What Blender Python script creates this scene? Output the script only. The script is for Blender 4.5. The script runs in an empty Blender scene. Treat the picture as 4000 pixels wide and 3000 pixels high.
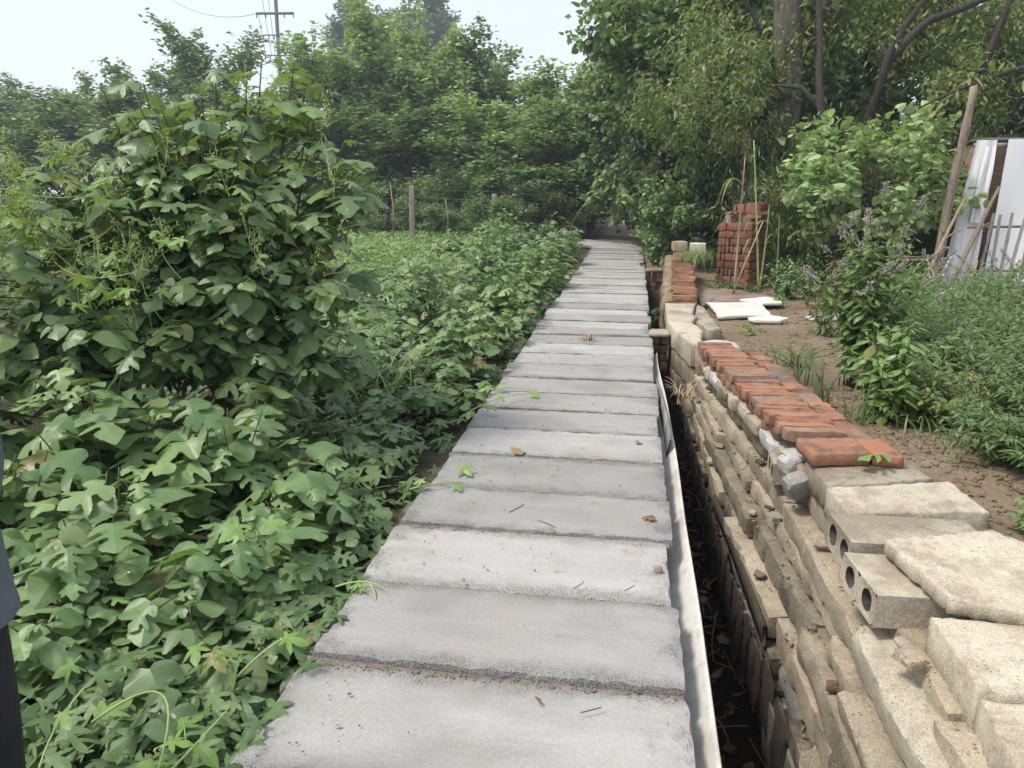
import bpy, bmesh, math, random
import numpy as np
from mathutils import Vector, Matrix, noise
from mathutils.geometry import tessellate_polygon

scn = bpy.context.scene
R = math.radians
# ------------------------------------------------------------------ camera
cam_d = bpy.data.cameras.new("camera"); cam = bpy.data.objects.new("camera", cam_d)
scn.collection.objects.link(cam); scn.camera = cam
cam_d.sensor_fit = 'HORIZONTAL'; cam_d.sensor_width = 36.0; cam_d.lens = 36.0*1600/2212
cam_d.clip_start = 0.05; cam_d.clip_end = 3000
cam.location = (0, 0, 1.55)
cam.rotation_euler = (R(90-15.043), 0, R(9.222))
# ------------------------------------------------------------------ sky, sun, exposure
SUN_EL, SUN_AZ = 60.0, -112.0            # azimuth from +Y towards +X
W = bpy.data.worlds.new("World"); scn.world = W; W.use_nodes = True
nt = W.node_tree; nt.nodes.clear()
sky = nt.nodes.new('ShaderNodeTexSky'); sky.sky_type = 'NISHITA'; sky.sun_disc = False
sky.sun_elevation = R(SUN_EL); sky.sun_rotation = R(SUN_AZ)
sky.air_density = 1.0; sky.dust_density = 3.0; sky.ozone_density = 1.0
tc = nt.nodes.new('ShaderNodeTexCoord'); mp = nt.nodes.new('ShaderNodeMapping'); mp.inputs['Scale'].default_value = (1.2, 1.2, 5)
mp.inputs['Rotation'].default_value = (0, R(8), 0.4)
nz = nt.nodes.new('ShaderNodeTexNoise'); nz.inputs['Scale'].default_value = 1.6; nz.inputs['Detail'].default_value = 6
rp = nt.nodes.new('ShaderNodeMapRange'); rp.inputs['From Min'].default_value = .3; rp.inputs['From Max'].default_value = .7
rp.inputs['To Min'].default_value = .74; rp.inputs['To Max'].default_value = .94
mx = nt.nodes.new('ShaderNodeMix'); mx.data_type = 'RGBA'
mx.inputs['B'].default_value = (4.15, 4.5, 5.0, 1)
bg = nt.nodes.new('ShaderNodeBackground'); bg.inputs['Strength'].default_value = 0.1
wo = nt.nodes.new('ShaderNodeOutputWorld')
L = nt.links.new
L(tc.outputs['Generated'], mp.inputs['Vector']); L(mp.outputs[0], nz.inputs['Vector']); L(nz.outputs['Fac'], rp.inputs['Value'])
L(rp.outputs[0], mx.inputs['Factor']); L(sky.outputs[0], mx.inputs['A']); L(mx.outputs['Result'], bg.inputs['Color']); L(bg.outputs[0], wo.inputs['Surface'])
sd = bpy.data.lights.new("sun", 'SUN'); sd.energy = 1.5; sd.angle = R(12); sd.color = (1.0, .94, .84)
sun = bpy.data.objects.new("sun", sd); scn.collection.objects.link(sun)
_d = Vector((math.sin(R(SUN_AZ))*math.cos(R(SUN_EL)), math.cos(R(SUN_AZ))*math.cos(R(SUN_EL)), math.sin(R(SUN_EL))))
sun.rotation_euler = _d.to_track_quat('Z', 'Y').to_euler(); sun.location = (0, 0, 40)
vs = scn.view_settings; vs.view_transform = 'Standard'; vs.look = 'None'; vs.exposure = 1.28; vs.gamma = 1.0; vs.use_curve_mapping = False
scn.cycles.max_bounces = 6; scn.cycles.diffuse_bounces = 4; scn.cycles.glossy_bounces = 1; scn.cycles.transmission_bounces = 3
scn.cycles.transparent_max_bounces = 6; scn.cycles.volume_bounces = 0; scn.cycles.use_adaptive_sampling = True; scn.cycles.adaptive_threshold = 0.02
try:
    scn.cycles.use_denoising = True; scn.cycles.denoiser = 'OPENIMAGEDENOISE'
except Exception: pass

COL = scn.collection
rng = np.random.default_rng(7)
rnd = random.Random(11)

# ------------------------------------------------------------------ helpers
def V3(*a): return np.array(a, float)
def setp(o, label=None, cat=None, group=None, kind=None):
    if label: o["label"] = label
    if cat: o["category"] = cat
    if group: o["group"] = group
    if kind: o["kind"] = kind
    return o
def empty(name, loc, label=None, cat=None, group=None, kind=None):
    o = bpy.data.objects.new(name, None); o.empty_display_size = .1; COL.objects.link(o); o.location = loc
    return setp(o, label, cat, group, kind)
def link(name, me, mat=None, parent=None, loc=None, rot=None, scale=None):
    if mat is not None and len(me.materials) == 0: me.materials.append(mat)
    o = bpy.data.objects.new(name, me); COL.objects.link(o)
    if parent is not None: o.parent = parent
    if loc is not None: o.location = loc
    if rot is not None: o.rotation_euler = rot
    if scale is not None: o.scale = scale
    return o
def raw_mesh(name, verts, faces, smooth=False, uv=None, tint=None):
    """verts (n,3); faces: list of int arrays (m,k); uv per vertex (n,2); tint per vertex"""
    verts = np.asarray(verts, np.float32)
    me = bpy.data.meshes.new(name)
    fs = [np.asarray(f, np.int32) for f in faces if len(f)]
    loops = np.concatenate([f.ravel() for f in fs]); tot = np.concatenate([np.full(len(f), f.shape[1], np.int32) for f in fs])
    start = np.concatenate([[0], np.cumsum(tot)[:-1]]).astype(np.int32)
    me.vertices.add(len(verts)); me.vertices.foreach_set("co", verts.ravel())
    me.loops.add(len(loops)); me.loops.foreach_set("vertex_index", loops)
    me.polygons.add(len(tot)); me.polygons.foreach_set("loop_start", start); me.polygons.foreach_set("loop_total", tot)
    if smooth: me.polygons.foreach_set("use_smooth", np.ones(len(tot), bool))
    if uv is not None:
        l = me.uv_layers.new(name="UVMap"); l.data.foreach_set("uv", np.asarray(uv, np.float32)[loops].ravel())
    if tint is not None:
        a = me.attributes.new("tint", 'FLOAT', 'POINT'); a.data.foreach_set("value", np.asarray(tint, np.float32))
    me.update(calc_edges=True); me.validate()
    return me

class MB:
    """collects vertices and faces of ONE mesh"""
    def __init__(s): s.v = []; s.f = {}; s.n = 0; s.t = []
    def add(s, v, faces, tint=0.0):
        v = np.asarray(v, float); s.v.append(v); s.t.append(np.full(len(v), tint))
        for f in faces:
            f = np.asarray(f, int)
            if len(f): s.f.setdefault(f.shape[1], []).append(f + s.n)
        s.n += len(v)
    def tube(s, pts, rad, k=6, cap=True, tint=0.0):
        pts = np.asarray(pts, float); n = len(pts); rad = np.broadcast_to(np.asarray(rad, float), (n,))
        t = np.gradient(pts, axis=0); t /= np.linalg.norm(t, axis=1, keepdims=True)+1e-9
        ref = np.where(np.abs(t[:, 2:3]) > .9, np.array([[1., 0, 0]]), np.array([[0, 0, 1.]]))
        if np.ptp((np.abs(t[:, 2]) > .9).astype(int)): ref = np.broadcast_to(np.array([[.6, .8, 0.05]]), t.shape)
        a = np.cross(t, ref); a /= np.linalg.norm(a, axis=1, keepdims=True)+1e-9; b = np.cross(t, a)
        th = np.arange(k)*2*np.pi/k
        v = pts[:, None, :] + rad[:, None, None]*(a[:, None, :]*np.cos(th)[None, :, None] + b[:, None, :]*np.sin(th)[None, :, None])
        i = np.arange(n-1)[:, None]*k; j = np.arange(k)[None, :]; j2 = (j+1) % k
        q = np.stack([i+j, i+j2, i+k+j2, i+k+j], -1).reshape(-1, 4)
        fs = [q]
        if cap: fs += [np.arange(k)[None, ::-1], (np.arange(k)+(n-1)*k)[None, :]]
        s.add(v.reshape(-1, 3), fs, tint)
    def box(s, c, size, rz=0.0):
        sx, sy, sz = [q/2 for q in size]
        v = np.array([[x, y, z] for x in (-sx, sx) for y in (-sy, sy) for z in (-sz, sz)])
        cc, ss = math.cos(rz), math.sin(rz); v = np.stack([v[:, 0]*cc-v[:, 1]*ss, v[:, 0]*ss+v[:, 1]*cc, v[:, 2]], 1)+np.asarray(c)
        s.add(v, [np.array([[0, 1, 3, 2], [4, 6, 7, 5], [0, 4, 5, 1], [2, 3, 7, 6], [0, 2, 6, 4], [1, 5, 7, 3]])])
    def build(s, name, mat, parent=None, smooth=False, org=(0, 0, 0), tint=False):
        v = np.concatenate(s.v)-np.asarray(org)
        me = raw_mesh(name, v, [np.concatenate(x) for x in s.f.values()], smooth, tint=np.concatenate(s.t) if tint else None)
        return link(name, me, mat, parent)

def nv(p, sc=1.0, off=0.0):
    return np.array(noise.noise_vector(Vector((p[0]*sc+off, p[1]*sc+off*1.7, p[2]*sc-off))))

def rough_box(size, seg, seed, amp=.008, chip=.012, round_=.012, freq=9.0):
    """box subdivided on all faces, rounded edges, noise-worn; returns mesh data centred at origin"""
    bm = bmesh.new(); bmesh.ops.create_cube(bm, size=1.0)
    for ax in range(3):
        n = seg[ax]
        if n < 2: continue
        es = [e for e in bm.edges if abs((e.verts[0].co-e.verts[1].co)[ax]) > .5/1.0*0.99 and all(abs((e.verts[0].co-e.verts[1].co)[k]) < 1e-5 for k in range(3) if k != ax)]
        bmesh.ops.subdivide_edges(bm, edges=es, cuts=n-1, use_grid_fill=True)
    h = Vector(size)/2
    for v in bm.verts:
        on = [abs(abs(v.co[k])-.5) < 1e-4 for k in range(3)]
        p = Vector((v.co[k]*size[k] for k in range(3)))
        nf = sum(on)
        n1 = nv(p, freq, seed*3.1); n2 = nv(p, freq*3, seed*5.3)
        if nf >= 2:
            for k in range(3):
                if on[k]: p[k] -= math.copysign(round_*(.55 if nf == 2 else 1.0) + chip*max(0, n1[k]+.25*n2[k])*1.4, p[k])
        p += Vector(n1)*amp + Vector(n2)*amp*.4
        v.co = p
    me = bpy.data.meshes.new("rough"); bm.to_mesh(me); bm.free()
    for p in me.polygons: p.use_smooth = True
    me.set_sharp_from_angle(angle=R(32))
    return me

def prism(poly, z0, z1, seed, step=.05, jit=.006, bev=.012, tilt=(0, 0)):
    """irregular slab: outline resampled and chipped, bevelled top; world coords"""
    r = random.Random(seed); pts = []
    n = len(poly)
    for i in range(n):
        a = Vector(poly[i]); b = Vector(poly[(i+1) % n]); m = max(1, int((b-a).length/step))
        for k in range(m):
            p = a.lerp(b, k/m); pts.append((p.x+r.uniform(-jit, jit), p.y+r.uniform(-jit, jit)))
    pts = np.array(pts); N = len(pts); c = pts.mean(0)
    area = sum(pts[i][0]*pts[(i+1) % N][1]-pts[(i+1) % N][0]*pts[i][1] for i in range(N))
    if area < 0: pts = pts[::-1]
    def ring(sh, z):
        d = c-pts; l = np.linalg.norm(d, axis=1, keepdims=True)
        q = pts+d/l*sh
        zz = z+tilt[0]*(q[:, 0]-c[0])+tilt[1]*(q[:, 1]-c[1])+np.array([r.uniform(-.003, .003) for _ in range(N)])
        return np.c_[q, zz]
    rings = [ring(.01, z0), ring(0.0, z0+bev), ring(-.002+r.uniform(0, .004), (z0+z1)/2), ring(0, z1-bev), ring(bev*.9, z1-.001), ring(bev*4, z1+.001)]
    v = np.concatenate(rings+[np.array([[c[0], c[1], z1+.001], [c[0], c[1], z0]])])
    fs = []; j = np.arange(N); j2 = (j+1) % N
    for k in range(len(rings)-1): fs.append(np.stack([k*N+j, k*N+j2, (k+1)*N+j2, (k+1)*N+j], 1))
    top = np.stack([(len(rings)-1)*N+j, (len(rings)-1)*N+j2, np.full(N, len(rings)*N)], 1); bot = np.stack([j2, j, np.full(N, len(rings)*N+1)], 1)
    return v, fs+[top, bot]

# ------------------------------------------------------------------ materials
class NT:
    def __init__(s, name):
        s.m = bpy.data.materials.new(name); s.m.use_nodes = True; s.t = s.m.node_tree; s.t.nodes.clear()
        s.out = s.n('ShaderNodeOutputMaterial')
    def n(s, ty, **kw):
        q = s.t.nodes.new(ty)
        for k, v in kw.items():
            if k in q.inputs: q.inputs[k].default_value = v
            else: setattr(q, k, v)
        return q
    def l(s, a, b): s.t.links.new(a, b)
    def ramp(s, fac, stops):
        q = s.n('ShaderNodeValToRGB'); e = q.color_ramp.elements
        while len(e) > 1: e.remove(e[-1])
        e[0].position = stops[0][0]; e[0].color = (*stops[0][1], 1)
        for p, c in stops[1:]:
            x = e.new(p); x.color = (*c, 1)
        s.l(fac, q.inputs[0]); return q.outputs[0]
    def mix(s, fac, a, b, mode='MIX'):
        q = s.n('ShaderNodeMix', data_type='RGBA', blend_type=mode)
        for sock, val in (('Factor', fac), ('A', a), ('B', b)):
            i = [x for x in q.inputs if x.name == sock and (x.type == 'RGBA' if sock != 'Factor' else x.type == 'VALUE')][0]
            if hasattr(val, 'is_linked') or hasattr(val, 'node'): s.l(val, i)
            else: i.default_value = val if sock == 'Factor' else (*val, 1)
        return [x for x in q.outputs if x.type == 'RGBA'][0]
    def math(s, op, a, b=0.0, c=None):
        q = s.n('ShaderNodeMath', operation=op)
        for i, val in enumerate((a, b) if c is None else (a, b, c)):
            if hasattr(val, 'node'): s.l(val, q.inputs[i])
            else: q.inputs[i].default_value = val
        return q.outputs[0]
    def coords(s, rand=30.0, scale=(1, 1, 1)):
        t = s.n('ShaderNodeTexCoord'); oi = s.n('ShaderNodeObjectInfo')
        k = s.math('MULTIPLY', oi.outputs['Random'], rand); c = s.n('ShaderNodeCombineXYZ'); s.l(k, c.inputs[0]); s.l(k, c.inputs[1]); s.l(k, c.inputs[2])
        a = s.n('ShaderNodeVectorMath', operation='ADD'); s.l(t.outputs['Object'], a.inputs[0]); s.l(c.outputs[0], a.inputs[1])
        m = s.n('ShaderNodeMapping'); m.inputs['Scale'].default_value = scale; s.l(a.outputs[0], m.inputs[0])
        s.orand = oi.outputs['Random']; return m.outputs[0]
    def noise(s, vec, scale, detail=4.0, rough=.55):
        q = s.n('ShaderNodeTexNoise', Scale=scale, Detail=detail, Roughness=rough); s.l(vec, q.inputs['Vector']); return q.outputs['Fac']
    def bsdf(s, col, rough=.8, bump=None, bstr=.4, bdist=.01, spec=.3, **kw):
        b = s.n('ShaderNodeBsdfPrincipled', **{'Roughness': rough, 'Specular IOR Level': spec})
        for k, v in kw.items(): b.inputs[k].default_value = v
        if hasattr(col, 'node'): s.l(col, b.inputs['Base Color'])
        else: b.inputs['Base Color'].default_value = (*col, 1)
        if bump is not None:
            bu = s.n('ShaderNodeBump', Strength=bstr, Distance=bdist); s.l(bump, bu.inputs['Height']); s.l(bu.outputs[0], b.inputs['Normal'])
        s.l(b.outputs[0], s.out.inputs['Surface']); return b

def m_concrete(name, lo, hi, dirt, pore=.5, grit=90, streak=None, dirtamt=.5, bstr=.5):
    m = NT(name); c = m.coords()
    base = m.ramp(m.noise(c, 3.0, 3, .6), [(.3, lo), (.7, hi)])
    fine = m.noise(c, grit, 1, .7)
    col = m.mix(m.math('MULTIPLY', m.math('SUBTRACT', fine, .5), .9), base, tuple(min(1, x*1.5) for x in hi))
    col = m.mix(.55, col, m.mix(fine, (.35, .35, .35), (1, 1, 1)), 'MULTIPLY') if False else col
    blot = m.noise(c, 2.3, 4, .7)
    col = m.mix(m.math('MULTIPLY', m.ramp2(blot, .46, .62), dirtamt), col, dirt)
    med = m.noise(c, 22, 3, .7); col = m.mix(m.math('MULTIPLY', m.ramp2(med, .5, .68), .45*dirtamt), col, tuple(x*.7 for x in dirt))
    spk = m.noise(c, grit*3.2, 1, .6); col = m.mix(m.math('MULTIPLY', m.ramp2(spk, .55, .68), .5*min(1, bstr*2)), col, tuple(x*.45 for x in lo)); col = m.mix(m.math('MULTIPLY', m.ramp2(spk, .44, .33), .4*min(1, bstr*2)), col, tuple(min(1, x*1.25) for x in hi))
    po = m.n('ShaderNodeTexVoronoi', Scale=grit*.8); m.l(c, po.inputs['Vector'])
    pm = m.noise(c, 6.0, 1, .6)
    pores = m.math('MULTIPLY', m.math('LESS_THAN', po.outputs['Distance'], .22), m.ramp2(pm, .5, .62))
    col = m.mix(m.math('MULTIPLY', pores, pore), col, tuple(x*.25 for x in lo))
    tv = m.math('ADD', m.math('MULTIPLY', m.orand, .5), .72)
    cc = m.n('ShaderNodeCombineXYZ'); [m.l(tv, cc.inputs[i]) for i in range(3)]
    col = m.mix(1.0, col, cc.outputs[0], 'MULTIPLY')
    h = m.math('SUBTRACT', m.math('ADD', m.math('MULTIPLY', spk, .8), m.math('MULTIPLY', med, 1.1)), m.math('MULTIPLY', pores, 1.2))
    m.bsdf(col, .95, h, bstr, .009, .15); return m.m
def _ramp2(s, v, a, b):
    q = s.n('ShaderNodeMapRange', interpolation_type='SMOOTHSTEP'); q.inputs['From Min'].default_value = a; q.inputs['From Max'].default_value = b
    s.l(v, q.inputs['Value']); return q.outputs[0]
NT.ramp2 = _ramp2

def gain(c, k=1.8, sat=.91):
    l = .25*c[0]+.65*c[1]+.1*c[2]
    return tuple(k*(l+(x-l)*sat)*w for x, w in zip(c, (1.07, 1.0, .80)))
def m_leaf(name, cols, under, g=1.7, trans=.3, vein=.0, rough=.44, veincol=None, spec=.5, tcol=None, yel=True):
    """cols: ramp of leaf colours picked per leaf"""
    m = NT(name)
    at = m.n('ShaderNodeAttribute', attribute_name='tint'); oi = m.n('ShaderNodeObjectInfo')
    f = m.math('FRACT', m.math('ADD', at.outputs['Fac'], m.math('MULTIPLY', oi.outputs['Random'], .999)))
    cols = [gain(c, g) for c in cols]; under = gain(under, 1.25); n = len(cols); col = m.ramp(f, [(.955*i/(n-1), c) for i, c in enumerate(cols)]+([(.985, (.22, .20, .07))] if yel else []))
    uv = m.n('ShaderNodeUVMap', uv_map='UVMap'); sp = m.n('ShaderNodeSeparateXYZ'); m.l(uv.outputs[0], sp.inputs[0])
    bump = None
    if vein > 0:
        ax = m.math('ABSOLUTE', sp.outputs[0])
        mid = m.math('LESS_THAN', ax, .013)
        lat = m.math('ABSOLUTE', m.math('SUBTRACT', m.math('FRACT', m.math('MULTIPLY', m.math('SUBTRACT', sp.outputs[1], m.math('MULTIPLY', ax, .9)), 5.2)), .5))
        latm = m.math('GREATER_THAN', lat, .465)
        vm = m.math('MAXIMUM', mid, m.math('MULTIPLY', latm, .6))
        col = m.mix(m.math('MULTIPLY', vm, vein), col, veincol or tuple(min(1, x*1.9) for x in cols[-1]))
        bump = m.math('SUBTRACT', m.math('MULTIPLY', lat, -1.2), vm)
        blot = m.noise(uv.outputs[0], 5.0, 2, .6)
        col = m.mix(m.math('MULTIPLY', m.ramp2(blot, .5, .8), .35), col, tuple(x*.55 for x in cols[0]))
    ge = m.n('ShaderNodeNewGeometry')
    col2 = m.mix(ge.outputs['Backfacing'], col, under)
    b = m.bsdf(col2, rough, bump, .05, .010, spec)
    t = m.n('ShaderNodeBsdfTranslucent'); m.l(m.mix(1.0, col2, tcol or (1.25, 1.5, .55), 'MULTIPLY'), t.inputs[0])
    ms = m.n('ShaderNodeMixShader'); ms.inputs[0].default_value = trans
    m.l(b.outputs[0], ms.inputs[1]); m.l(t.outputs[0], ms.inputs[2]); m.l(ms.outputs[0], m.out.inputs['Surface'])
    return m.m
def m_simple(name, lo, hi, scale=8, rough=.8, bstr=.4, bdist=.01, stretch=(1, 1, 1), dark=None, spec=.3, var=.35):
    m = NT(name); c = m.coords(scale=stretch)
    f = m.noise(c, scale, 5, .6)
    col = m.ramp(f, [(.3, lo), (.7, hi)])
    if dark: col = m.mix(m.math('MULTIPLY', m.ramp2(m.noise(c, scale*.35, 5, .65), .5, .7), .8), col, dark)
    tv = m.math('ADD', m.math('MULTIPLY', m.orand, var), 1-var/2)
    cc = m.n('ShaderNodeCombineXYZ'); [m.l(tv, cc.inputs[i]) for i in range(3)]
    col = m.mix(1.0, col, cc.outputs[0], 'MULTIPLY')
    m.bsdf(col, rough, m.math('ADD', f, m.math('MULTIPLY', m.noise(c, scale*6, 3, .6), .5)), bstr, bdist, spec); return m.m

def m_slab(name):
    """grey precast slab: gritty, pitted and darker along its ends"""
    m = NT(name); c = m.coords(); t = m.n('ShaderNodeTexCoord'); sp = m.n('ShaderNodeSeparateXYZ'); m.l(t.outputs['Object'], sp.inputs[0])
    st = m.n('ShaderNodeMapping'); st.inputs['Scale'].default_value = (1.0, 4, 1); m.l(c, st.inputs[0])
    streak = m.noise(st.outputs[0], 2.0, 4, .65)
    base = m.ramp(streak, [(.28, (.35, .335, .315)), (.5, (.395, .38, .365)), (.72, (.45, .44, .43))])
    blot = m.noise(c, 3.0, 4, .65)
    base = m.mix(m.math('MULTIPLY', m.ramp2(blot, .5, .7), .5), base, (.30, .285, .265))
    base = m.mix(m.math('MULTIPLY', m.ramp2(blot, .42, .3), .4), base, (.42, .365, .29))
    ex = m.math('MULTIPLY', m.math('ABSOLUTE', sp.outputs[0]), 1/.645); ey = m.math('MULTIPLY', m.math('ABSOLUTE', sp.outputs[1]), 1/.235)
    wob = m.math('MULTIPLY', m.math('SUBTRACT', m.noise(c, 8, 3, .65), .5), .7)
    edge = m.math('MAXIMUM', m.ramp2(m.math('ADD', ex, wob), .84, 1.04), m.ramp2(m.math('ADD', ey, wob), .68, 1.04))
    fine = m.noise(c, 210, 1, .7); med = m.noise(c, 70, 2, .75)
    po = m.n('ShaderNodeTexVoronoi', Scale=150.0); m.l(c, po.inputs['Vector'])
    pm = m.math('ADD', m.math('MULTIPLY', edge, .30), .10)
    pores = m.ramp2(po.outputs['Distance'], m.math('MULTIPLY', pm, m.math('ADD', med, .45)), .0) if False else m.math('LESS_THAN', po.outputs['Distance'], m.math('MULTIPLY', pm, m.math('ADD', med, .45)))
    col = m.mix(m.math('MULTIPLY', m.ramp2(med, .35, .7), .35), base, (.53, .52, .505))
    col = m.mix(m.math('MULTIPLY', m.ramp2(fine, .5, .75), .35), col, (.2, .195, .19))
    col = m.mix(m.math('MULTIPLY', edge, .45), col, (.23, .22, .20))
    big = m.noise(c, 1.1, 3, .6); col = m.mix(m.math('MULTIPLY', m.ramp2(big, .5, .66), .38), col, (.22, .205, .185))
    col = m.mix(m.math('MULTIPLY', m.ramp2(m.noise(c, 5.5, 3, .7), .64, .72), .5), col, (.30, .235, .16))
    col = m.mix(m.math('MULTIPLY', pores, .7), col, (.075, .07, .068))
    tv = m.math('ADD', m.math('MULTIPLY', m.orand, .30), .68)
    cc = m.n('ShaderNodeCombineXYZ'); [m.l(tv, cc.inputs[i]) for i in range(3)]
    col = m.mix(1.0, col, cc.outputs[0], 'MULTIPLY')
    h = m.math('ADD', m.math('MULTIPLY', med, m.math('ADD', m.math('MULTIPLY', edge, 1.8), .6)), m.math('MULTIPLY', fine, .5))
    m.bsdf(col, .9, h, .6, .006, .2); return m.m

def m_brick(name, cols, dirt=(.13, .075, .05)):
    m = NT(name); c = m.coords()
    n = len(cols); base = m.ramp(m.orand, [(i/(n-1), q) for i, q in enumerate(cols)])
    f = m.noise(c, 60, 4, .7); col = m.mix(m.math('MULTIPLY', f, .35), base, tuple(x*.5 for x in cols[0]))
    bl = m.noise(c, 9, 5, .65); col = m.mix(m.math('MULTIPLY', m.ramp2(bl, .48, .68), .75), col, dirt)
    sp = m.noise(c, 120, 2, .5); col = m.mix(m.math('MULTIPLY', m.ramp2(sp, .62, .7), .55), col, (.45, .37, .30)); du = m.noise(c, 4, 3, .7); col = m.mix(m.math('MULTIPLY', m.ramp2(du, .5, .68), .4), col, (.36, .29, .23))
    m.bsdf(col, .9, m.math('ADD', f, bl), .5, .006, .15); return m.m

MAT = {}
MAT['slab'] = m_slab('path_slab_concrete')
MAT['beam'] = m_concrete('aged_buff_concrete', (.285, .235, .17), (.44, .375, .28), (.13, .10, .07), .5, 60, dirtamt=.55)
MAT['cap'] = m_concrete('pale_buff_concrete', (.375, .325, .25), (.49, .435, .345), (.22, .175, .125), .5, 70, dirtamt=.7)
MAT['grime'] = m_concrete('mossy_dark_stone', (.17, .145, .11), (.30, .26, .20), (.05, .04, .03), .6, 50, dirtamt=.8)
MAT['greystone'] = m_concrete('grey_stone', (.19, .18, .165), (.32, .305, .28), (.08, .07, .06), .5, 50)
MAT['whitestone'] = m_concrete('white_stone', (.50, .49, .46), (.64, .63, .60), (.27, .25, .22), .2, 50, dirtamt=.4)
MAT['whiteboard'] = m_concrete('white_board', (.70, .68, .60), (.78, .76, .69), (.5, .46, .36), .1, 40, dirtamt=.25, bstr=.2)
MAT['brick'] = m_brick('old_red_brick', [(.24, .11, .068), (.40, .18, .10), (.15, .085, .064), (.43, .21, .12), (.31, .145, .088), (.20, .12, .085), (.38, .185, .112), (.25, .18, .13)], (.10, .072, .056))
MAT['brickdark'] = m_brick('stacked_red_brick', [(.25, .10, .062), (.33, .14, .085), (.19, .08, .055), (.36, .16, .10)], (.11, .065, .045))
MAT['brickgrey'] = m_brick('grime_covered_brick', [(.12, .075, .055), (.17, .10, .07), (.10, .07, .055)], (.04, .03, .025))
MAT['slate'] = m_concrete('grey_slate', (.17, .17, .175), (.25, .25, .255), (.10, .10, .10), .2, 60)
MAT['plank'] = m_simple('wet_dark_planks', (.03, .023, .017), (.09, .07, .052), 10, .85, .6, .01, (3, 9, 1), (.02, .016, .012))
MAT['wood'] = m_simple('weathered_wood', (.16, .125, .095), (.34, .28, .21), 12, .8, .5, .01, (6, 6, .8), (.10, .075, .055))
MAT['stick'] = m_simple('pale_stick_bark', (.26, .19, .12), (.44, .34, .23), 14, .8, .5, .008, (4, 4, 1), (.12, .09, .06))
MAT['picket'] = m_simple('grey_picket_wood', (.28, .26, .25), (.45, .43, .41), 14, .85, .4, .006, (8, 8, .8), (.16, .15, .14))
MAT['lining'] = m_concrete('pale_channel_lining', (.50, .48, .445), (.58, .56, .525), (.30, .27, .23), .1, 40, dirtamt=.5, bstr=.1)
MAT['film'] = m_simple('white_plastic_sheet', (.82, .82, .83), (.88, .88, .89), 3, .45, .15, .02, (1, 1, .5), None, .4, .04)
MAT['mud'] = m_simple('mud_plaster', (.20, .15, .10), (.33, .26, .18), 9, .95, .8, .03, (1, 1, 1), (.13, .09, .06))
MAT['rustboard'] = m_simple('brown_board', (.20, .13, .08), (.33, .23, .15), 5, .7, .3, .01, (1, 1, 4))
MAT['bark'] = m_simple('tree_bark', (.085, .07, .055), (.19, .165, .135), 7, .9, .9, .03, (3, 3, .6), (.05, .042, .034))
MAT['darkbark'] = m_simple('dark_branch_bark', (.035, .03, .027), (.085, .072, .06), 9, .9, .8, .02, (3, 3, .8))
MAT['twig'] = m_simple('dry_twigs', (.07, .035, .02), (.20, .115, .07), 9, .85, .3, .005)
MAT['straw'] = m_simple('dry_straw', (.30, .23, .14), (.46, .38, .24), 9, .85, .3, .005)
MAT['stem'] = m_simple('green_brown_stem', (.055, .06, .03), (.12, .12, .06), 10, .7, .3, .005)
MAT['vinestem'] = m_simple('pale_vine_stem', (.26, .34, .12), (.38, .46, .19), 10, .6, .3, .004)
MAT['postconc'] = m_concrete('fence_post_concrete', (.36, .30, .24), (.46, .40, .33), (.22, .18, .14), .4, 40)
MAT['steel'] = m_simple('dark_steel', (.07, .065, .065), (.12, .11, .11), 6, .6, .1, .01)
MAT['wire'] = m_simple('grey_wire', (.16, .16, .16), (.24, .24, .24), 6, .5, .1, .01)
# ================================================================== GROUND
def base_x(y): return float(np.interp(y, [1.5, 2.5, 3.5, 4.5, 7.0], [.75, .70, .64, .60, .54]))
def top_x(y): return float(np.interp(y, [3.3, 3.8, 4.9, 7.0, 8.3], [.85, .80, .742, .60, .40]))
def ztop(y): return float(np.interp(y, [3.4, 6.9], [.2, .0]))
def zgar(y): return np.interp(y, [3.3, 7.6], [.27, .0])
def sst(a, b, x):
    t = np.clip((x-a)/(b-a), 0, 1); return t*t*(3-2*t)
def ground_z(x, y):
    x = np.asarray(x, float); y = np.asarray(y, float)
    zf = -.92+.58*sst(6.4, 8.3, y)+.2*sst(12, 16, y)
    tx = np.interp(y, [3.3, 3.8, 4.9, 7.0, 8.3], [.85, .80, .742, .60, .40])
    left = -.13-.05*sst(-2, -8, x)
    z = left+(zf-left)*sst(.0, .17, x)
    gz = zgar(y)-.015+.02*np.sin(x*2.3+y*1.1)*np.cos(y*1.7-x)
    z = z+(gz-z)*sst(tx+.02, tx+.26, x)
    z = np.where(y > 15, left+(gz*0-.02-left)*sst(.3, 2, x), z)
    return z
gx = np.concatenate([[-105, -60, -30, -16], np.arange(-10, -1.3, .35), np.arange(-1.3, 2.8, .055), np.arange(2.8, 9, .3), [10, 14, 22, 40, 75]])
gy = np.concatenate([[-18, -8, -3], np.arange(-1, 15.2, .09), np.arange(15.4, 30, .6), [34, 42, 60, 90, 124]])
X, Y = np.meshgrid(gx, gy, indexing='ij'); Z = ground_z(X, Y)
near = (X > -1.4) & (X < 3.5) & (Y > -1) & (Y < 15)
for i, j in zip(*np.where(near)):
    p = Vector((X[i, j], Y[i, j], 0)); Z[i, j] += .016*noise.noise(p*5)+.009*noise.noise(p*17)
nx, ny = len(gx), len(gy)
ii, jj = np.meshgrid(np.arange(nx-1), np.arange(ny-1), indexing='ij'); a = ii*ny+jj
gm = raw_mesh("ground", np.stack([X, Y, Z], -1).reshape(-1, 3), [np.stack([a, a+ny, a+ny+1, a+1], -1).reshape(-1, 4)], True)
m = NT('garden_soil'); t = m.n('ShaderNodeTexCoord'); c = t.outputs['Object']
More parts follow.
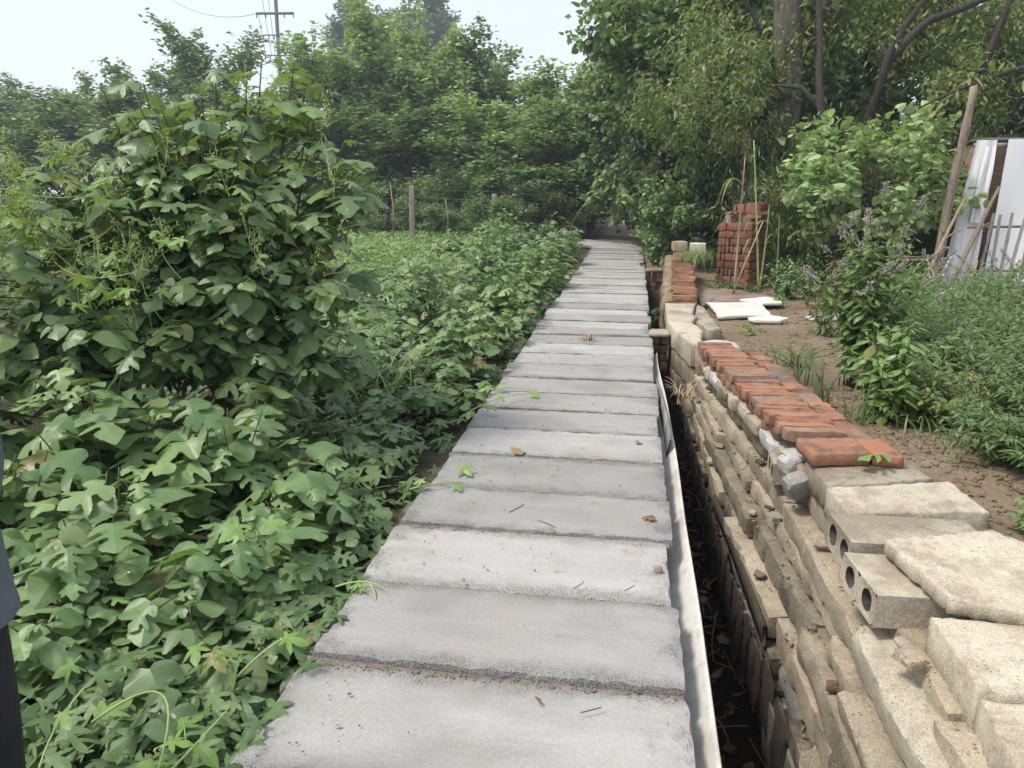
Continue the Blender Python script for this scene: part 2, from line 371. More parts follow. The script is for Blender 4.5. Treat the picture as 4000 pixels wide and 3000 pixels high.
f1 = m.noise(c, 1.3, 6, .65); f2 = m.noise(c, 26, 5, .7); f3 = m.noise(c, 7, 4, .65)
col = m.ramp(f1, [(.3, (.17, .125, .085)), (.5, (.24, .185, .125)), (.7, (.30, .235, .165))])
col = m.mix(m.math('MULTIPLY', m.ramp2(f2, .5, .66), .55), col, (.10, .07, .045))
col = m.mix(m.math('MULTIPLY', m.ramp2(f3, .56, .7), .45), col, (.12, .085, .055))
sp = m.n('ShaderNodeSeparateXYZ'); m.l(c, sp.inputs[0])
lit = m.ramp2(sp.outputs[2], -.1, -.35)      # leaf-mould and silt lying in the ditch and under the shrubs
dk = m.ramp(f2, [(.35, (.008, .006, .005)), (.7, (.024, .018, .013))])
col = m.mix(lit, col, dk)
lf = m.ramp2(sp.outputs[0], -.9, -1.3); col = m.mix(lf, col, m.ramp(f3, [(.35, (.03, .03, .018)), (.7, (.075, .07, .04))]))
m.bsdf(col, .95, m.math('ADD', f2, m.math('MULTIPLY', f3, 1.5)), .9, .03, .1); MAT['soil'] = m.m
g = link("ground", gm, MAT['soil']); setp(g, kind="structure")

# ================================================================== PATH
path = empty("path", (0, 0, 0), "straight path of grey precast concrete slabs laid side by side", kind="structure")
seams = [-1.42, -.93, -.45, .06, .55, 1.04, 1.53, 2.06, 2.57, 3.11, 3.57, 4.10, 4.58, 5.05, 5.50, 5.96, 6.45, 6.92, 7.38, 7.84, 8.26, 8.68, 9.14, 9.60, 10.07]
while seams[-1] < 19.6: seams.append(seams[-1]+.475+rnd.uniform(-.02, .02))
PXL, PXR = -1.062, .228
lifts = {6: -.006, 7: .014, 8: -.004, 9: .006, 10: -.004, 11: .003}
grit = MB()
for i in range(len(seams)-1):
    y0, y1 = seams[i], seams[i+1]; close = 4 <= i <= 15
    me = rough_box((PXR-PXL-rnd.uniform(0, .03), y1-y0-.012, .095), (34, 14, 3) if close else (16, 6, 2), i+1, .0018, .014, .006, 17)
    o = link("slab", me, MAT['slab'], path, ((PXL+PXR)/2+rnd.uniform(-.022, .022), (y0+y1)/2, -.048+lifts.get(i, rnd.uniform(-.007, .007))),
             (rnd.uniform(-.012, .012), rnd.uniform(-.006, .006), rnd.uniform(-.008, .008)))
ang = 0; cx, cy = (PXL+PXR)/2, seams[-1]
for k in range(9):
    ang += R(7.5)
    cx -= math.sin(ang)*.36; cy += math.cos(ang)*.36
    me = rough_box((1.29, .38, .095), (10, 4, 2), 90+k, .004, .016, .012, 9)
    link("slab", me, MAT['slab'], path, (cx, cy, -.048+rnd.uniform(-.006, .006)), (0, 0, ang))
MAT['joint'] = m_simple('sandy_joint_mortar', (.17, .145, .115), (.30, .265, .22), 45, .95, .8, .008, (1, 1, 1), (.10, .085, .07))
# sandy grit crumbled into the near joints
gr_ = random.Random(5)
for i in range(5, 30):
    mo = MB(); n = 46; xs = np.linspace(PXL+.015, PXR-.015, n); v = []
    for r_, (dy, zz) in enumerate([(-.028, -.020), (-.012, -.013), (.004, -.012), (.020, -.018)]):
        for q, x in enumerate(xs):
            w = noise.noise(Vector((x*9, i*3.1, r_*.2))); w2 = noise.noise(Vector((x*31, i*1.7, r_)))
            v.append((x, seams[i]+dy*(1+.5*w)+.004*w2, zz+.006*w+.003*w2-(.004 if i > 12 else 0)))
    a0 = np.arange(n-1); mo.add(np.array(v), [np.stack([r_*n+a0, r_*n+a0+1, (r_+1)*n+a0+1, (r_+1)*n+a0], 1) for r_ in range(3)]); mo.build("joint_mortar", MAT['joint'], path, True)
for i in range(6, 14):
    y = seams[i]; n = 340 if i < 9 else 160
    for _ in range(n):
        x = gr_.uniform(PXL+.03, PXR-.03); yy = y+gr_.gauss(-.012, .014); s = gr_.uniform(.002, .0055)
        zz = -.012+gr_.uniform(0, .010)
        if lifts.get(i-1, 0) < lifts.get(i, 0): yy -= .008; zz -= .004
        v = np.array([[s, 0, 0], [-s, 0, 0], [0, s, 0], [0, -s, 0], [0, 0, s], [0, 0, -s]])*np.array([gr_.uniform(.6, 1.4) for _ in range(3)])+[x, yy, zz]
        grit.add(v, [np.array([[0, 2, 4], [2, 1, 4], [1, 3, 4], [3, 0, 4], [2, 0, 5], [1, 2, 5], [3, 1, 5], [0, 3, 5]])])
o = grit.build("joint_grit", m_simple('sandy_grit', (.16, .13, .10), (.34, .29, .23), 60, .95, .2), path); o["kind"] = "stuff"

# pale lining leaning out from under the slab edge
lin = MB(); ys = np.arange(.2, 7.4, .12); prof = []
for y in ys:
    w = .010*noise.noise(Vector((y*.8, 3, 0)))+.0015*noise.noise(Vector((y*4, 1, 0))); fade = 1-.35*sst(4.2, 7.2, y)
    pts = [(.165, -.24), (.20, -.19), (.238, -.155), (.272, -.115), (.300+w, -.075+w*.6), (.311+w, -.062), (.316+w, -.072), (.292+w, -.105), (.262, -.145), (.215, -.205)]
    prof.append([(px_*fade+.2*(1-fade), y, pz-.012*math.sin(y*2)) for px_, pz in pts])
prof = np.array(prof); n, k = prof.shape[:2]; i = np.arange(n-1)[:, None]*k; j = np.arange(k)[None, :]; j2 = (j+1) % k
lin.add(prof.reshape(-1, 3), [np.stack([i+j, i+k+j, i+k+j2, i+j2], -1).reshape(-1, 4), np.arange(k)[None, :], (np.arange(k)+(n-1)*k)[None, ::-1]])
o = lin.build("ditch_lining", MAT['lining'], smooth=True); setp(o, "pale smooth ditch lining curving out along the right edge of the slabs", "ditch lining")
# thin dark strip standing at the far end of the lining
st = MB(); yy = np.linspace(4.55, 9.6, 40); xx = .262+.02*np.sin(yy*1.6)-.012*(yy-4.5); zz = -.035+.03*np.cos(yy*1.25)-.01*(yy-4.5)
sv = np.concatenate([np.c_[xx, yy, zz], np.c_[xx+.008, yy, zz], np.c_[xx-.02, yy, zz-.16], np.c_[xx-.028, yy, zz-.16]]); q = np.arange(39); n = 40
st.add(sv, [np.stack([q+a0*n, q+b0*n, q+1+b0*n, q+1+a0*n], 1) for a0, b0 in ((0, 1), (1, 2), (2, 3), (3, 0))])
o = st.build("plastic_edging", m_simple('grey_black_plastic', (.10, .10, .10), (.30, .30, .30), 3, .4, .1), smooth=True); setp(o, "thin curled plastic edging strip beside the middle slabs", "edging strip")

# ================================================================== RETAINING WALL
wall = empty("retaining_wall", (1.0, 4.5, 0), "stepped dry-laid retaining wall of buff concrete beams topped with slabs and red bricks", "wall")
WO = np.array((1.0, 4.5, 0))
def wprism(name, poly, z0, z1, mat, seed, parent=wall, org=WO, **kw):
    v, f = prism(poly, z0, z1, seed, **kw); b = MB(); b.add(v, f); return b.build(name, mat, parent, False, org)
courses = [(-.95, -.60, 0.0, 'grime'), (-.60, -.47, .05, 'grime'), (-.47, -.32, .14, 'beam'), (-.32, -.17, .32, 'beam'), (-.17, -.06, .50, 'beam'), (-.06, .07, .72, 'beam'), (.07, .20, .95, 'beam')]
def lev(z, y): return z if z <= -.6 else -.6+(z+.6)*(ztop(y)+.6)/.8
def face(fx, y): return base_x(y)+fx*(top_x(y)-base_x(y))
for ci, (z0, z1, fx, mk) in enumerate(courses):
    y = .7+rnd.uniform(0, .4); yend = 6.95 if ci > 1 else 8.0
    while y < yend:
        ln = rnd.uniform(.8, 1.9) if ci > 1 else rnd.uniform(.3, .6)
        if ci > 1 and rnd.random() < .1: ln = rnd.uniform(.3, .5)
        if y+ln > 7.05 and ci > 1: ln = max(.15, 7.05-y)
        ym = y+ln/2; h = (lev(z1, ym)-lev(z0, ym))
        ang = -math.atan2(face(fx, y+ln)-face(fx, y), ln); rx = math.atan2(lev((z0+z1)/2, y+ln)-lev((z0+z1)/2, y), ln)
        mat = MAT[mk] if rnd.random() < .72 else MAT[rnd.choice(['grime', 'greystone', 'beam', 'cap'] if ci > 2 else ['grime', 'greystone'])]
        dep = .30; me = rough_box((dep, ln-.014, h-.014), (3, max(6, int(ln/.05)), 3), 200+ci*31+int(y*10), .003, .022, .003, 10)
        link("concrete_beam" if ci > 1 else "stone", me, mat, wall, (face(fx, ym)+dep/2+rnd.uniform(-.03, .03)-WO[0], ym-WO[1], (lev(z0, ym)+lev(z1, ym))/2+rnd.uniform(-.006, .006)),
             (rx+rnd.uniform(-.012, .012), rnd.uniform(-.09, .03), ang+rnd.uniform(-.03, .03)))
        y += ln+rnd.uniform(0, .02)
# dark boards standing flush against the foot of the wall
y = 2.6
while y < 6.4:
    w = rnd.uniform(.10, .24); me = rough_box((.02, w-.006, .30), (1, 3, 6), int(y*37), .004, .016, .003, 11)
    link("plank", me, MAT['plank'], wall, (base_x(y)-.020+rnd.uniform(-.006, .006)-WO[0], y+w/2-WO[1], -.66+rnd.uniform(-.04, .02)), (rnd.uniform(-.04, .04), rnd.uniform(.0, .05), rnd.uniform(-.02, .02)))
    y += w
# thin bent boards wedged in the steps
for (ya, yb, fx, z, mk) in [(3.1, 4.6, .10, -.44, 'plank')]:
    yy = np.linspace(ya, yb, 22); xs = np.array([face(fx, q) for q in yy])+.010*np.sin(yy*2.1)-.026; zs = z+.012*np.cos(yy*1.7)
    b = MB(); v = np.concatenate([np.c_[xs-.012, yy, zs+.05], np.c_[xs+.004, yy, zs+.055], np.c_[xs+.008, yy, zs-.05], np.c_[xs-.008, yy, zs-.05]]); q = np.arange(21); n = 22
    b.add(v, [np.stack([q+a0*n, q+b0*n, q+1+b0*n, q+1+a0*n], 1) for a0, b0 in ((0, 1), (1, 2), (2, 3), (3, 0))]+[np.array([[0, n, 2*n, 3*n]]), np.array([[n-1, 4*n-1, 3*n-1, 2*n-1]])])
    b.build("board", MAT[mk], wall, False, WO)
# cap slabs nearest the camera
caps = [([(.832, 3.416), (1.287, 3.494), (1.319, 3.246), (.852, 3.083)], .20, .32), ([(.842, 3.066), (1.377, 3.212), (1.406, 2.911), (.858, 2.805)], .20, .325),
        ([(.899, 2.52), (1.299, 2.657), (1.462, 2.494), (1.428, 2.064), (1.204, 2.098), (.976, 2.15)], .305, .36),
        ([(.924, 2.128), (1.393, 2.107), (1.393, 1.772), (.92, 1.793)], .15, .31), ([(.916, 1.778), (1.376, 1.754), (1.333, 1.307), (.877, 1.333)], .15, .295), ([(.86, 1.316), (1.333, 1.29), (1.29, .817), (.843, .86)], .14, .28)]
for q, (pl, z0, z1) in enumerate(caps): wprism("cap_slab", pl, z0, z1, MAT['cap'], 40+q, step=.022, jit=.006, bev=.006, tilt=(rnd.uniform(-.02, .02), rnd.uniform(-.02, .02)))
MAT['hole_dirt_shade'] = m_simple('soil_and_shade_concrete', (.05, .042, .034), (.12, .10, .08), 20, .95)  # core lining: soil stain plus the depth's shade put into one dark colour
def hollow(name, x0, ln, y0, wid, z0, h, ncell, rot, mat, tilt=0):
    """hollow-core slab, round cores open on its left end (cores run along x)"""
    cores = []; b = MB(); cw = wid/ncell; N = 24; r = min(cw, h)*.33
    for side, xx in ((0, 0.0), (1, ln)):
        for k in range(ncell):
            cy_, cz_ = (k+.5)*cw, h/2; vo = []; vi = []
            for a in range(N):
                th = 2*math.pi*a/N; dx, dz = math.cos(th), math.sin(th); s_ = min(cw/2/max(abs(dx), 1e-6), h/2/max(abs(dz), 1e-6)); wob = rnd.uniform(-.002, .002)
                vo.append((xx, cy_+dx*s_, cz_+dz*s_)); vi.append((xx+.003, cy_+dx*(r+wob), cz_+dz*(r+wob)))
            vd = [(min(.45, ln*.85) if side == 0 else ln-.05, y_, z_) for (_, y_, z_) in vi]
            i = np.arange(N); i2 = (i+1) % N
            b.add(np.array(vo+vi), [np.stack([i, i2, N+i2, N+i], 1)])
            cm = MB(); cm.add(np.array(vi+vd), [np.stack([i, i2, N+i2, N+i], 1), (N+np.arange(N))[None, :]]); cores.append(cm)
    M = 9
    for (ya, za, yb, zb) in ((0, 0, 0, h), (0, h, wid, h), (wid, h, wid, 0), (wid, 0, 0, 0)):
        xs = np.linspace(0, ln, M); va = np.c_[xs, np.full(M, ya), np.full(M, za)]; vb = np.c_[xs, np.full(M, yb), np.full(M, zb)]
        i = np.arange(M-1); b.add(np.concatenate([va, vb]), [np.stack([i, i+1, M+i+1, M+i], 1)])
    o = b.build(name, mat, wall); o.location = (x0-WO[0], y0-WO[1], z0); o.rotation_euler = (0, tilt, rot)
    for cm in cores: cm.build("core_hole", MAT['hole_dirt_shade'], o, True)
    return o
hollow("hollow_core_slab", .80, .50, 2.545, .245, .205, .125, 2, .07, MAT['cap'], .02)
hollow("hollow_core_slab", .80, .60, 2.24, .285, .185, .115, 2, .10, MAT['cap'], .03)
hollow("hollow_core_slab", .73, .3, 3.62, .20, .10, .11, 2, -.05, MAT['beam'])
# big loose beams leaning below the caps
for (x, y, z, sx, sy, sz, rz, ry) in [(.86, 1.95, .07, .16, .85, .13, .02, -.12), (.87, 1.25, .07, .2, .6, .14, .05, -.1), (.78, 1.75, -.06, .12, .9, .10, .03, -.15)]:
    me = rough_box((sx, sy, sz), (4, 16, 4), int(x*100+y*10), .007, .045, .008, 8); link("concrete_beam", me, MAT['cap'] if z > 0 else MAT['beam'], wall, (x-WO[0], y-WO[1], z), (0, ry, rz))
# pale blocks under the bricks
y = 3.5
while y < 6.35:
    ln = rnd.uniform(.2, .42); xl = float(np.interp(y+ln/2, [3.4, 3.6, 4.4, 6.35], [.785, .76, .70, .58]))
    me = rough_box((.22, ln-.02, .10), (3, 6, 3), int(y*53), .007, .035, .008, 9)
    link("block", me, MAT[rnd.choice(['cap', 'cap', 'whitestone', 'beam'])], wall, (xl+.105+rnd.uniform(-.01, .02)-WO[0], y+ln/2-WO[1], ztop(y)+.045), (-.057+rnd.uniform(-.02, .02), rnd.uniform(-.12, .0), .07+rnd.uniform(-.03, .03)))
    y += ln
for y0 in (3.4, 4.1, 4.8, 5.5):
    xa = float(np.interp(y0+.35, [3.4, 3.6, 4.4, 6.35], [.785, .76, .70, .58])); wprism("filling", [(xa+.06, y0), (xa+.42, y0), (xa+.40, y0+.75), (xa+.04, y0+.75)], ztop(y0+.4)-.1, ztop(y0+.4)+.075, MAT['mud'], 77, step=.09, jit=.01, tilt=(0, -.057))
# chinking stones
for q in range(26):
    y = rnd.uniform(1.3, 6.8); ci = rnd.randrange(2, 7); z0, z1, fx, _ = courses[ci]; s_ = rnd.uniform(.012, .034)
    me = rough_box((s_*2.4, s_*2.8, s_*1.1), (2, 2, 2), 400+q, s_*.4, s_*.3, s_*.15, 20)
    link("chip_stone", me, MAT[rnd.choice(['greystone', 'beam', 'beam', 'grime', 'cap', 'brickgrey'])], wall, (face(fx, y)+rnd.uniform(.0, .05)-WO[0], y-WO[1], lev(z1, y)+s_*.3), (rnd.uniform(-.3, .3), rnd.uniform(-.3, .3), rnd.uniform(0, 3)))
# crumbs of mortar and earth lodged on every ledge
cb = MB(); gq = random.Random(17)
for _ in range(420):
    y = gq.uniform(1.0, 6.9); ci = gq.randrange(1, 7); fx = courses[ci][2]; s_ = gq.uniform(.003, .008)*(1 if gq.random() < .9 else 1.8); p = (face(fx, y)+gq.uniform(.005, .06), y, lev(courses[ci][1], y)+s_*.25)
    v = np.array([[s_, 0, 0], [-s_, 0, 0], [0, s_, 0], [0, -s_, 0], [0, 0, s_*.8], [0, 0, -s_]])*np.array([gq.uniform(.6, 1.6) for _ in range(3)])+p-WO
    cb.add(v, [np.array([[0, 2, 4], [2, 1, 4], [1, 3, 4], [3, 0, 4], [2, 0, 5], [1, 2, 5], [3, 1, 5], [0, 3, 5]])])
o = cb.build("crumbs", MAT['mud'], wall); o["kind"] = "stuff"
me = rough_box((.13, .12, .11), (4, 4, 4), 777, .012, .035, .015, 12); link("white_rock", me, MAT['whitestone'], wall, (.80-WO[0], 3.55-WO[1], .255), (.2, -.2, .5))
me = rough_box((.17, .10, .12), (4, 4, 4), 778, .012, .03, .015, 12); link("white_rock", me, MAT['greystone'], wall, (.82-WO[0], 3.40-WO[1], .20), (.2, -.3, .3))
me = rough_box((.20, .24, .22), (5, 5, 5), 779, .03, .05, .03, 9); link("boulder", me, MAT['greystone'], wall, (.74-WO[0], 1.95-WO[1], -.62), (.2, .3, .3))
for q in range(9):
    me = rough_box((.15, .2, .14), (5, 5, 5), 800+q, .025, .04, .02, 9); link("boulder", me, MAT['grime'], wall, (base_x(.9+q*.18)+rnd.uniform(.03, .07)-WO[0], .9+q*.18-WO[1], rnd.uniform(-.72, -.5)), (rnd.random(), rnd.random(), rnd.random()))
# bricks: shared worn meshes
BRK = []
for q in range(7):
    me = rough_box((.285, .112, .058), (8, 4, 3), 500+q, .0022, .013, .0022, 16); me.materials.append(MAT['brick']); BRK.append(me)
BRS = []
for q in range(5):
    me = rough_box((.24, .112, .056), (5, 3, 2), 520+q, .0022, .013, .0022, 16); me.materials.append(MAT['brick']); BRS.append(me)
y = 3.58; k = 0
while y < 6.38:
    xl = float(np.interp(y, [3.4, 3.6, 4.4, 6.35], [.785, .76, .70, .58])); w = .09 if rnd.random() < .7 else .112; zb = ztop(y)+.092
    lift = rnd.uniform(-.004, .004)
    link("brick", rnd.choice(BRK), None, wall, (xl+.142+rnd.uniform(-.018, .018)-WO[0], y+w/2-WO[1], zb+.092+lift), (-.057+rnd.uniform(-.03, .03), rnd.uniform(-.02, .02), .08+rnd.uniform(-.03, .03)), (rnd.uniform(.93, 1.03), w/.118, 1))
    if y > 3.75: link("brick", rnd.choice(BRK), None, wall, (xl+.158+rnd.uniform(-.02, .02)-WO[0], y+w/2+.02-WO[1], zb+.030+rnd.uniform(-.004, .004)), (-.057+rnd.uniform(-.05, .05), 0, .08+rnd.uniform(-.05, .05)), (1, w/.118, 1))
    y += w
y = 3.60
while y < 6.30:
    xc = float(np.interp(y, [3.6, 4.6, 6.35], [1.125, 1.06, 1.005])); ln = rnd.uniform(.19, .24); zb = ztop(y)+.15
    if 5.0 < y < 5.3: wprism("slate_tile", [(xc-.07, y), (xc+.09, y+.01), (xc+.07, y+ln), (xc-.08, y+ln-.01)], zb, zb+.025, MAT['slate'], int(y*90), step=.04, jit=.004)
    else: link("brick", rnd.choice(BRS), None, wall, (xc+rnd.uniform(-.012, .012)-WO[0], y+ln/2-WO[1], zb+rnd.uniform(-.012, .006)), (rnd.uniform(-.04, .06), rnd.uniform(-.05, .06), R(90)+.10+rnd.uniform(-.07, .07)), (ln/.25, 1.05, 1))
    y += ln*.95
wprism("paver", [(.798, 3.495), (1.066, 3.561), (1.092, 3.359), (.829, 3.293)], .328, .388, MAT['brick'], 61, step=.03, jit=.003, bev=.005, tilt=(-.02, .03))
wprism("paver", [(1.077, 3.569), (1.215, 3.574), (1.228, 3.333), (1.107, 3.35)], .325, .38, MAT['brick'], 65, step=.03, jit=.003, bev=.005, tilt=(.02, .02))
wprism("stone", [(1.228, 3.499), (1.263, 3.49), (1.245, 3.35), (1.215, 3.359)], .29, .345, MAT['cap'], 66, step=.03, jit=.003)
# pale cracked slabs where the wall swings towards the path
far = [([(.405, 8.30), (.42, 9.52), (.80, 9.56), (.70, 8.72), (.74, 8.52), (.66, 8.22)], -.10, .105), ([(.73, 8.72), (.82, 9.5), (.88, 9.3), (.93, 7.86), (.80, 7.80), (.72, 8.30), (.78, 8.52)], -.08, .10),
       ([(.40, 8.28), (.66, 8.20), (.74, 7.82), (.66, 7.02), (.575, 7.0), (.455, 7.72)], -.12, .10), ([(.60, 6.86), (.76, 6.98), (.86, 7.0), (.97, 6.86), (.97, 6.68), (.62, 6.62)], .09, .16)]
for q, (pl, z0, z1) in enumerate(far): wprism("cap_slab", pl, z0, z1, MAT['cap'] if q < 3 else MAT['whitestone'], 140+q, step=.05, jit=.010, bev=.014)
for q, (pl, z0, z1, mk) in enumerate([([(.43, 8.3), (.44, 9.5), (.8, 9.5), (.8, 8.3)], -.5, -.105, 'beam'), ([(.42, 8.26), (.7, 8.2), (.8, 7.0), (.60, 6.98), (.47, 7.7)], -.34, -.125, 'beam'), ([(.43, 8.2), (.7, 8.2), (.8, 6.9), (.55, 6.9), (.46, 7.7)], -.6, -.345, 'grime'),
                                  ([(.60, 6.6), (.62, 7.0), (.8, 7.0), (.8, 6.6)], -.1, .085, 'beam')]):
    wprism("stone", pl, z0, z1, MAT[mk], 160+q, step=.06, jit=.014, bev=.02)

# ================================================================== SMALL BRICK PROPS IN THE DITCH, PIER, STACK
def brick_prop(y0, zt, label, wid, x0):
    e = empty("brick_prop", (x0+wid/2, y0, zt-.3), label, "brick prop", "slab-topped brick props bridging the ditch"); O = np.array(e.location)
    z = zt-.045; k = 0
    while z > zt-.5:
        n = 2 if wid < .25 else 3; 
        for j in range(n):
            me = rough_box((wid/n-.008, .2, .085), (3, 3, 2), int(900+z*100+j+y0), .005, .014, .006, 14)
            link("brick", me, MAT['brickgrey'], e, (x0+(j+.5)*wid/n-O[0]+rnd.uniform(-.008, .008), rnd.uniform(-.012, .012), z-.045-O[2]), (0, 0, rnd.uniform(-.08, .08)))
        z -= .09
    v, f = prism([(x0-.02, y0-.13), (x0+.06, y0-.15), (x0+wid, y0-.12), (x0+wid+.01, y0+.10), (x0+wid-.04, y0+.13), (x0, y0+.11)], zt-.045, zt, 5+int(y0), .03, .006, .01); b = MB(); b.add(v, f); b.build("top_slab", MAT['cap'], e, False, O)
brick_prop(8.02, .03, "small pale slab on blackened bricks beside the middle of the path", .20, .215)
brick_prop(13.6, .10, "pale block bridging dark bricks at the far end of the ditch", .29, .235)

pier = empty("low_brick_wall", (.6, 11.4, 0), "low mud-faced wall topped with orange and grey bricks beyond the cracked slab", "wall"); PO = np.array((.6, 11.4, 0))
def pier_top(y): return .25+.06*(y-9.6)
for q in range(9):
    y0 = 9.66+q*.42; h = pier_top(y0+.2)-.09+.35
    me = rough_box((.17+rnd.uniform(-.02, .03), .43, h), (4, 6, 8), 600+q, .03, .04, .03, 6)
    for p in me.polygons: p.use_smooth = True
    link("mud_facing", me, MAT['mud'], pier, (.475+.018*q-PO[0], y0+.21-PO[1], h/2-.35), (0, .06, -.05))
me = rough_box((.30, 3.5, .5), (3, 10, 4), 640, .01, .02, .01, 5); link("core", me, MAT['mud'], pier, (.65+.06-PO[0], 11.5-PO[1], .0), (.075, 0, -.05))
y = 9.62; k = 0
while y < 13.0:
    w = rnd.uniform(.09, .14); zt = pier_top(y)
    o = link("brick", rnd.choice(BRK), None, pier, (.655+.045*(y-9.6)+rnd.uniform(-.02, .02)-PO[0], y+w/2-PO[1], zt-.03+rnd.uniform(-.015, .02)), (rnd.uniform(-.18, .10)-.12, rnd.uniform(-.06, .06), rnd.uniform(-.09, .05)), (1.05, w/.112, 1.15))
    if k < 16:
        link("brick", rnd.choice(BRK), None, pier, (.66+.045*(y-9.6)+rnd.uniform(-.02, .02)-PO[0], y+w/2-PO[1], zt-.105), (rnd.uniform(-.06, .06), 0, rnd.uniform(-.05, .05)), (1.05, w/.112, 1.2))
    y += w; k += 1
for z in (.03, .10, .165):
    o = link("brick", rnd.choice(BRK), None, pier, (.66-PO[0]+rnd.uniform(-.01, .01), 9.60-PO[1], z), (0, 0, rnd.uniform(-.04, .04)), (1.08, 1.05, 1.15))
me = rough_box((.24, .22, .17), (4, 4, 3), 650, .006, .015, .012, 9); link("block", me, MAT['cap'], pier, (.76-PO[0], 13.0-PO[1], .55), (0, 0, .2))
me = rough_box((.26, .10, .26), (4, 2, 4), 651, .003, .008, .006, 9); link("block", me, MAT['whiteboard'], pier, (1.04-PO[0], 12.7-PO[1], .50), (.1, 0, -.1))

stack = empty("brick_stack", (1.9, 12.3, 0), "tall loose stack of dark red bricks behind the sorghum stalks", "brick stack"); SO = np.array((1.9, 12.3, 0))
def bmesh_for(w, h, dpt, seed):
    me = rough_box((w, dpt, h), (3, 2, 3), seed, .003, .008, .004, 14); me.materials.append(MAT['brickdark']); return me
SM = {'s': [bmesh_for(.235, .108, .11, 700+i) for i in range(4)], 'h': [bmesh_for(.112, .108, .2, 710+i) for i in range(3)], 'e': [bmesh_for(.054, .108, .2, 720+i) for i in range(4)], 'f': [bmesh_for(.235, .053, .11, 730+i) for i in range(3)]}
WD = {'s': .235, 'h': .112, 'e': .054, 'f': .235}
def brick_face(p0, p1, ncourse, z0, inset=0.0):
    p0 = Vector(p0); p1 = Vector(p1); d = (p1-p0); L_ = d.length; d /= L_; nrm = Vector((d.y, -d.x)); rz = math.atan2(d.y, d.x); z = z0
    for c in range(ncourse):
        style = rnd.choice(['sss', 'she', 'eee', 'shs', 'ff', 'hs']); x = 0; hh = .116
        if style == 'ff': hh = .06
        while x < L_-.03:
            k = rnd.choice(style); k = k if x+WD[k] < L_+.03 else 'e'
            dep = .11 if k in 'sf' else .2
            p = p0+d*(x+WD[k]/2)-nrm*(dep/2+inset+rnd.uniform(-.012, .012))
            link("brick", rnd.choice(SM[k]), None, stack, (p.x-SO[0], p.y-SO[1], z+hh/2+rnd.uniform(-.004, .004)), (0, rnd.uniform(-.02, .02), rz+rnd.uniform(-.04, .04)))
            x += WD[k]+.009
        z += hh
    return z
zt = brick_face((1.29, 12.12), (1.76, 11.92), 9, 0.0)
brick_face((1.76, 11.92), (2.12, 12.60), 10, 0.0)
brick_face((1.50, 12.28), (1.86, 12.12), 3, zt-.02); brick_face((1.86, 12.12), (2.10, 12.55), 3, zt-.05)
b = MB(); v, f = prism([(1.40, 12.24), (1.75, 12.08), (2.0, 12.58), (1.65, 12.8)], -.02, zt+.10, 3, .3, .0, .02); b.add(v, f); b.build("core", MAT['mud'], stack, False, SO)

for k in range(11):
    link("brick", rnd.choice(SM['f']), None, stack, (rnd.uniform(1.42, 1.95)-SO[0], rnd.uniform(12.12, 12.5)-SO[1], zt+.03+.055*(k % 3)+0), (0, 0, rnd.uniform(-.6, .9)))
# ================================================================== LOOSE BOARDS AND BITS ON THE SOIL
def slabthing(name, poly, z0, z1, mat, seed, label, cat, **kw):
    c = np.array(poly).mean(0); O = np.array((c[0], c[1], z0)); v, f = prism(poly, z0, z1, seed, **kw); b = MB(); b.add(v, f)
    o = b.build(name, mat, None, False, O); o.location = O; return setp(o, label, cat)
slabthing("white_board", [(.99, 10.08), (1.70, 10.20), (1.665, 9.16), (1.42, 9.14), (1.02, 8.97), (1.03, 9.4)], .005, .045, MAT['whiteboard'], 1, "largest flat white board lying on the bare soil", "board", step=.08, jit=.012, bev=.006)
slabthing("white_board", [(1.42, 10.22), (1.80, 10.52), (1.98, 10.34), (1.93, 10.02), (1.72, 9.98)], .03, .075, MAT['whiteboard'], 2, "narrow white board behind the largest flat board", "board", step=.06, jit=.008, bev=.006)
slabthing("white_board", [(1.36, 8.93), (1.63, 9.12), (1.82, 8.98), (1.70, 8.80), (1.40, 8.78)], .005, .05, MAT['whiteboard'], 3, "small broken white board at the front corner of the largest board", "board", step=.04, jit=.008, bev=.006)
slabthing("white_board", [(2.05, 9.2), (2.4, 9.3), (2.45, 9.1), (2.1, 9.0)], .0, .04, MAT['whitestone'], 4, "pale stone scrap on the soil behind the flowering mint stems", "stone", step=.04, jit=.01)
slabthing("paved_patch", [(.90, 9.75), (.95, 12.3), (1.5, 11.6), (2.1, 10.9), (1.6, 10.45), (1.0, 10.25)], -.02, .028, m_concrete('brown_screed', (.24, .18, .15), (.30, .235, .20), (.16, .11, .08), .2, 60, dirtamt=.5, bstr=.2), 6, "smooth brown screed patch beside the low brick wall", "paving", step=.12, jit=.01)
for q, (x, y, rz, mk) in enumerate([(2.35, 10.1, .2, 'brick'), (2.55, 10.2, -.1, 'brick')]):
    o = link("loose_brick", BRS[q], None, None, (x, y, .03), (0, 0, rz)); setp(o, ["loose red brick half sunk in soil right of the white boards", "second loose red brick behind the purple mint on bare soil"][q], "brick")
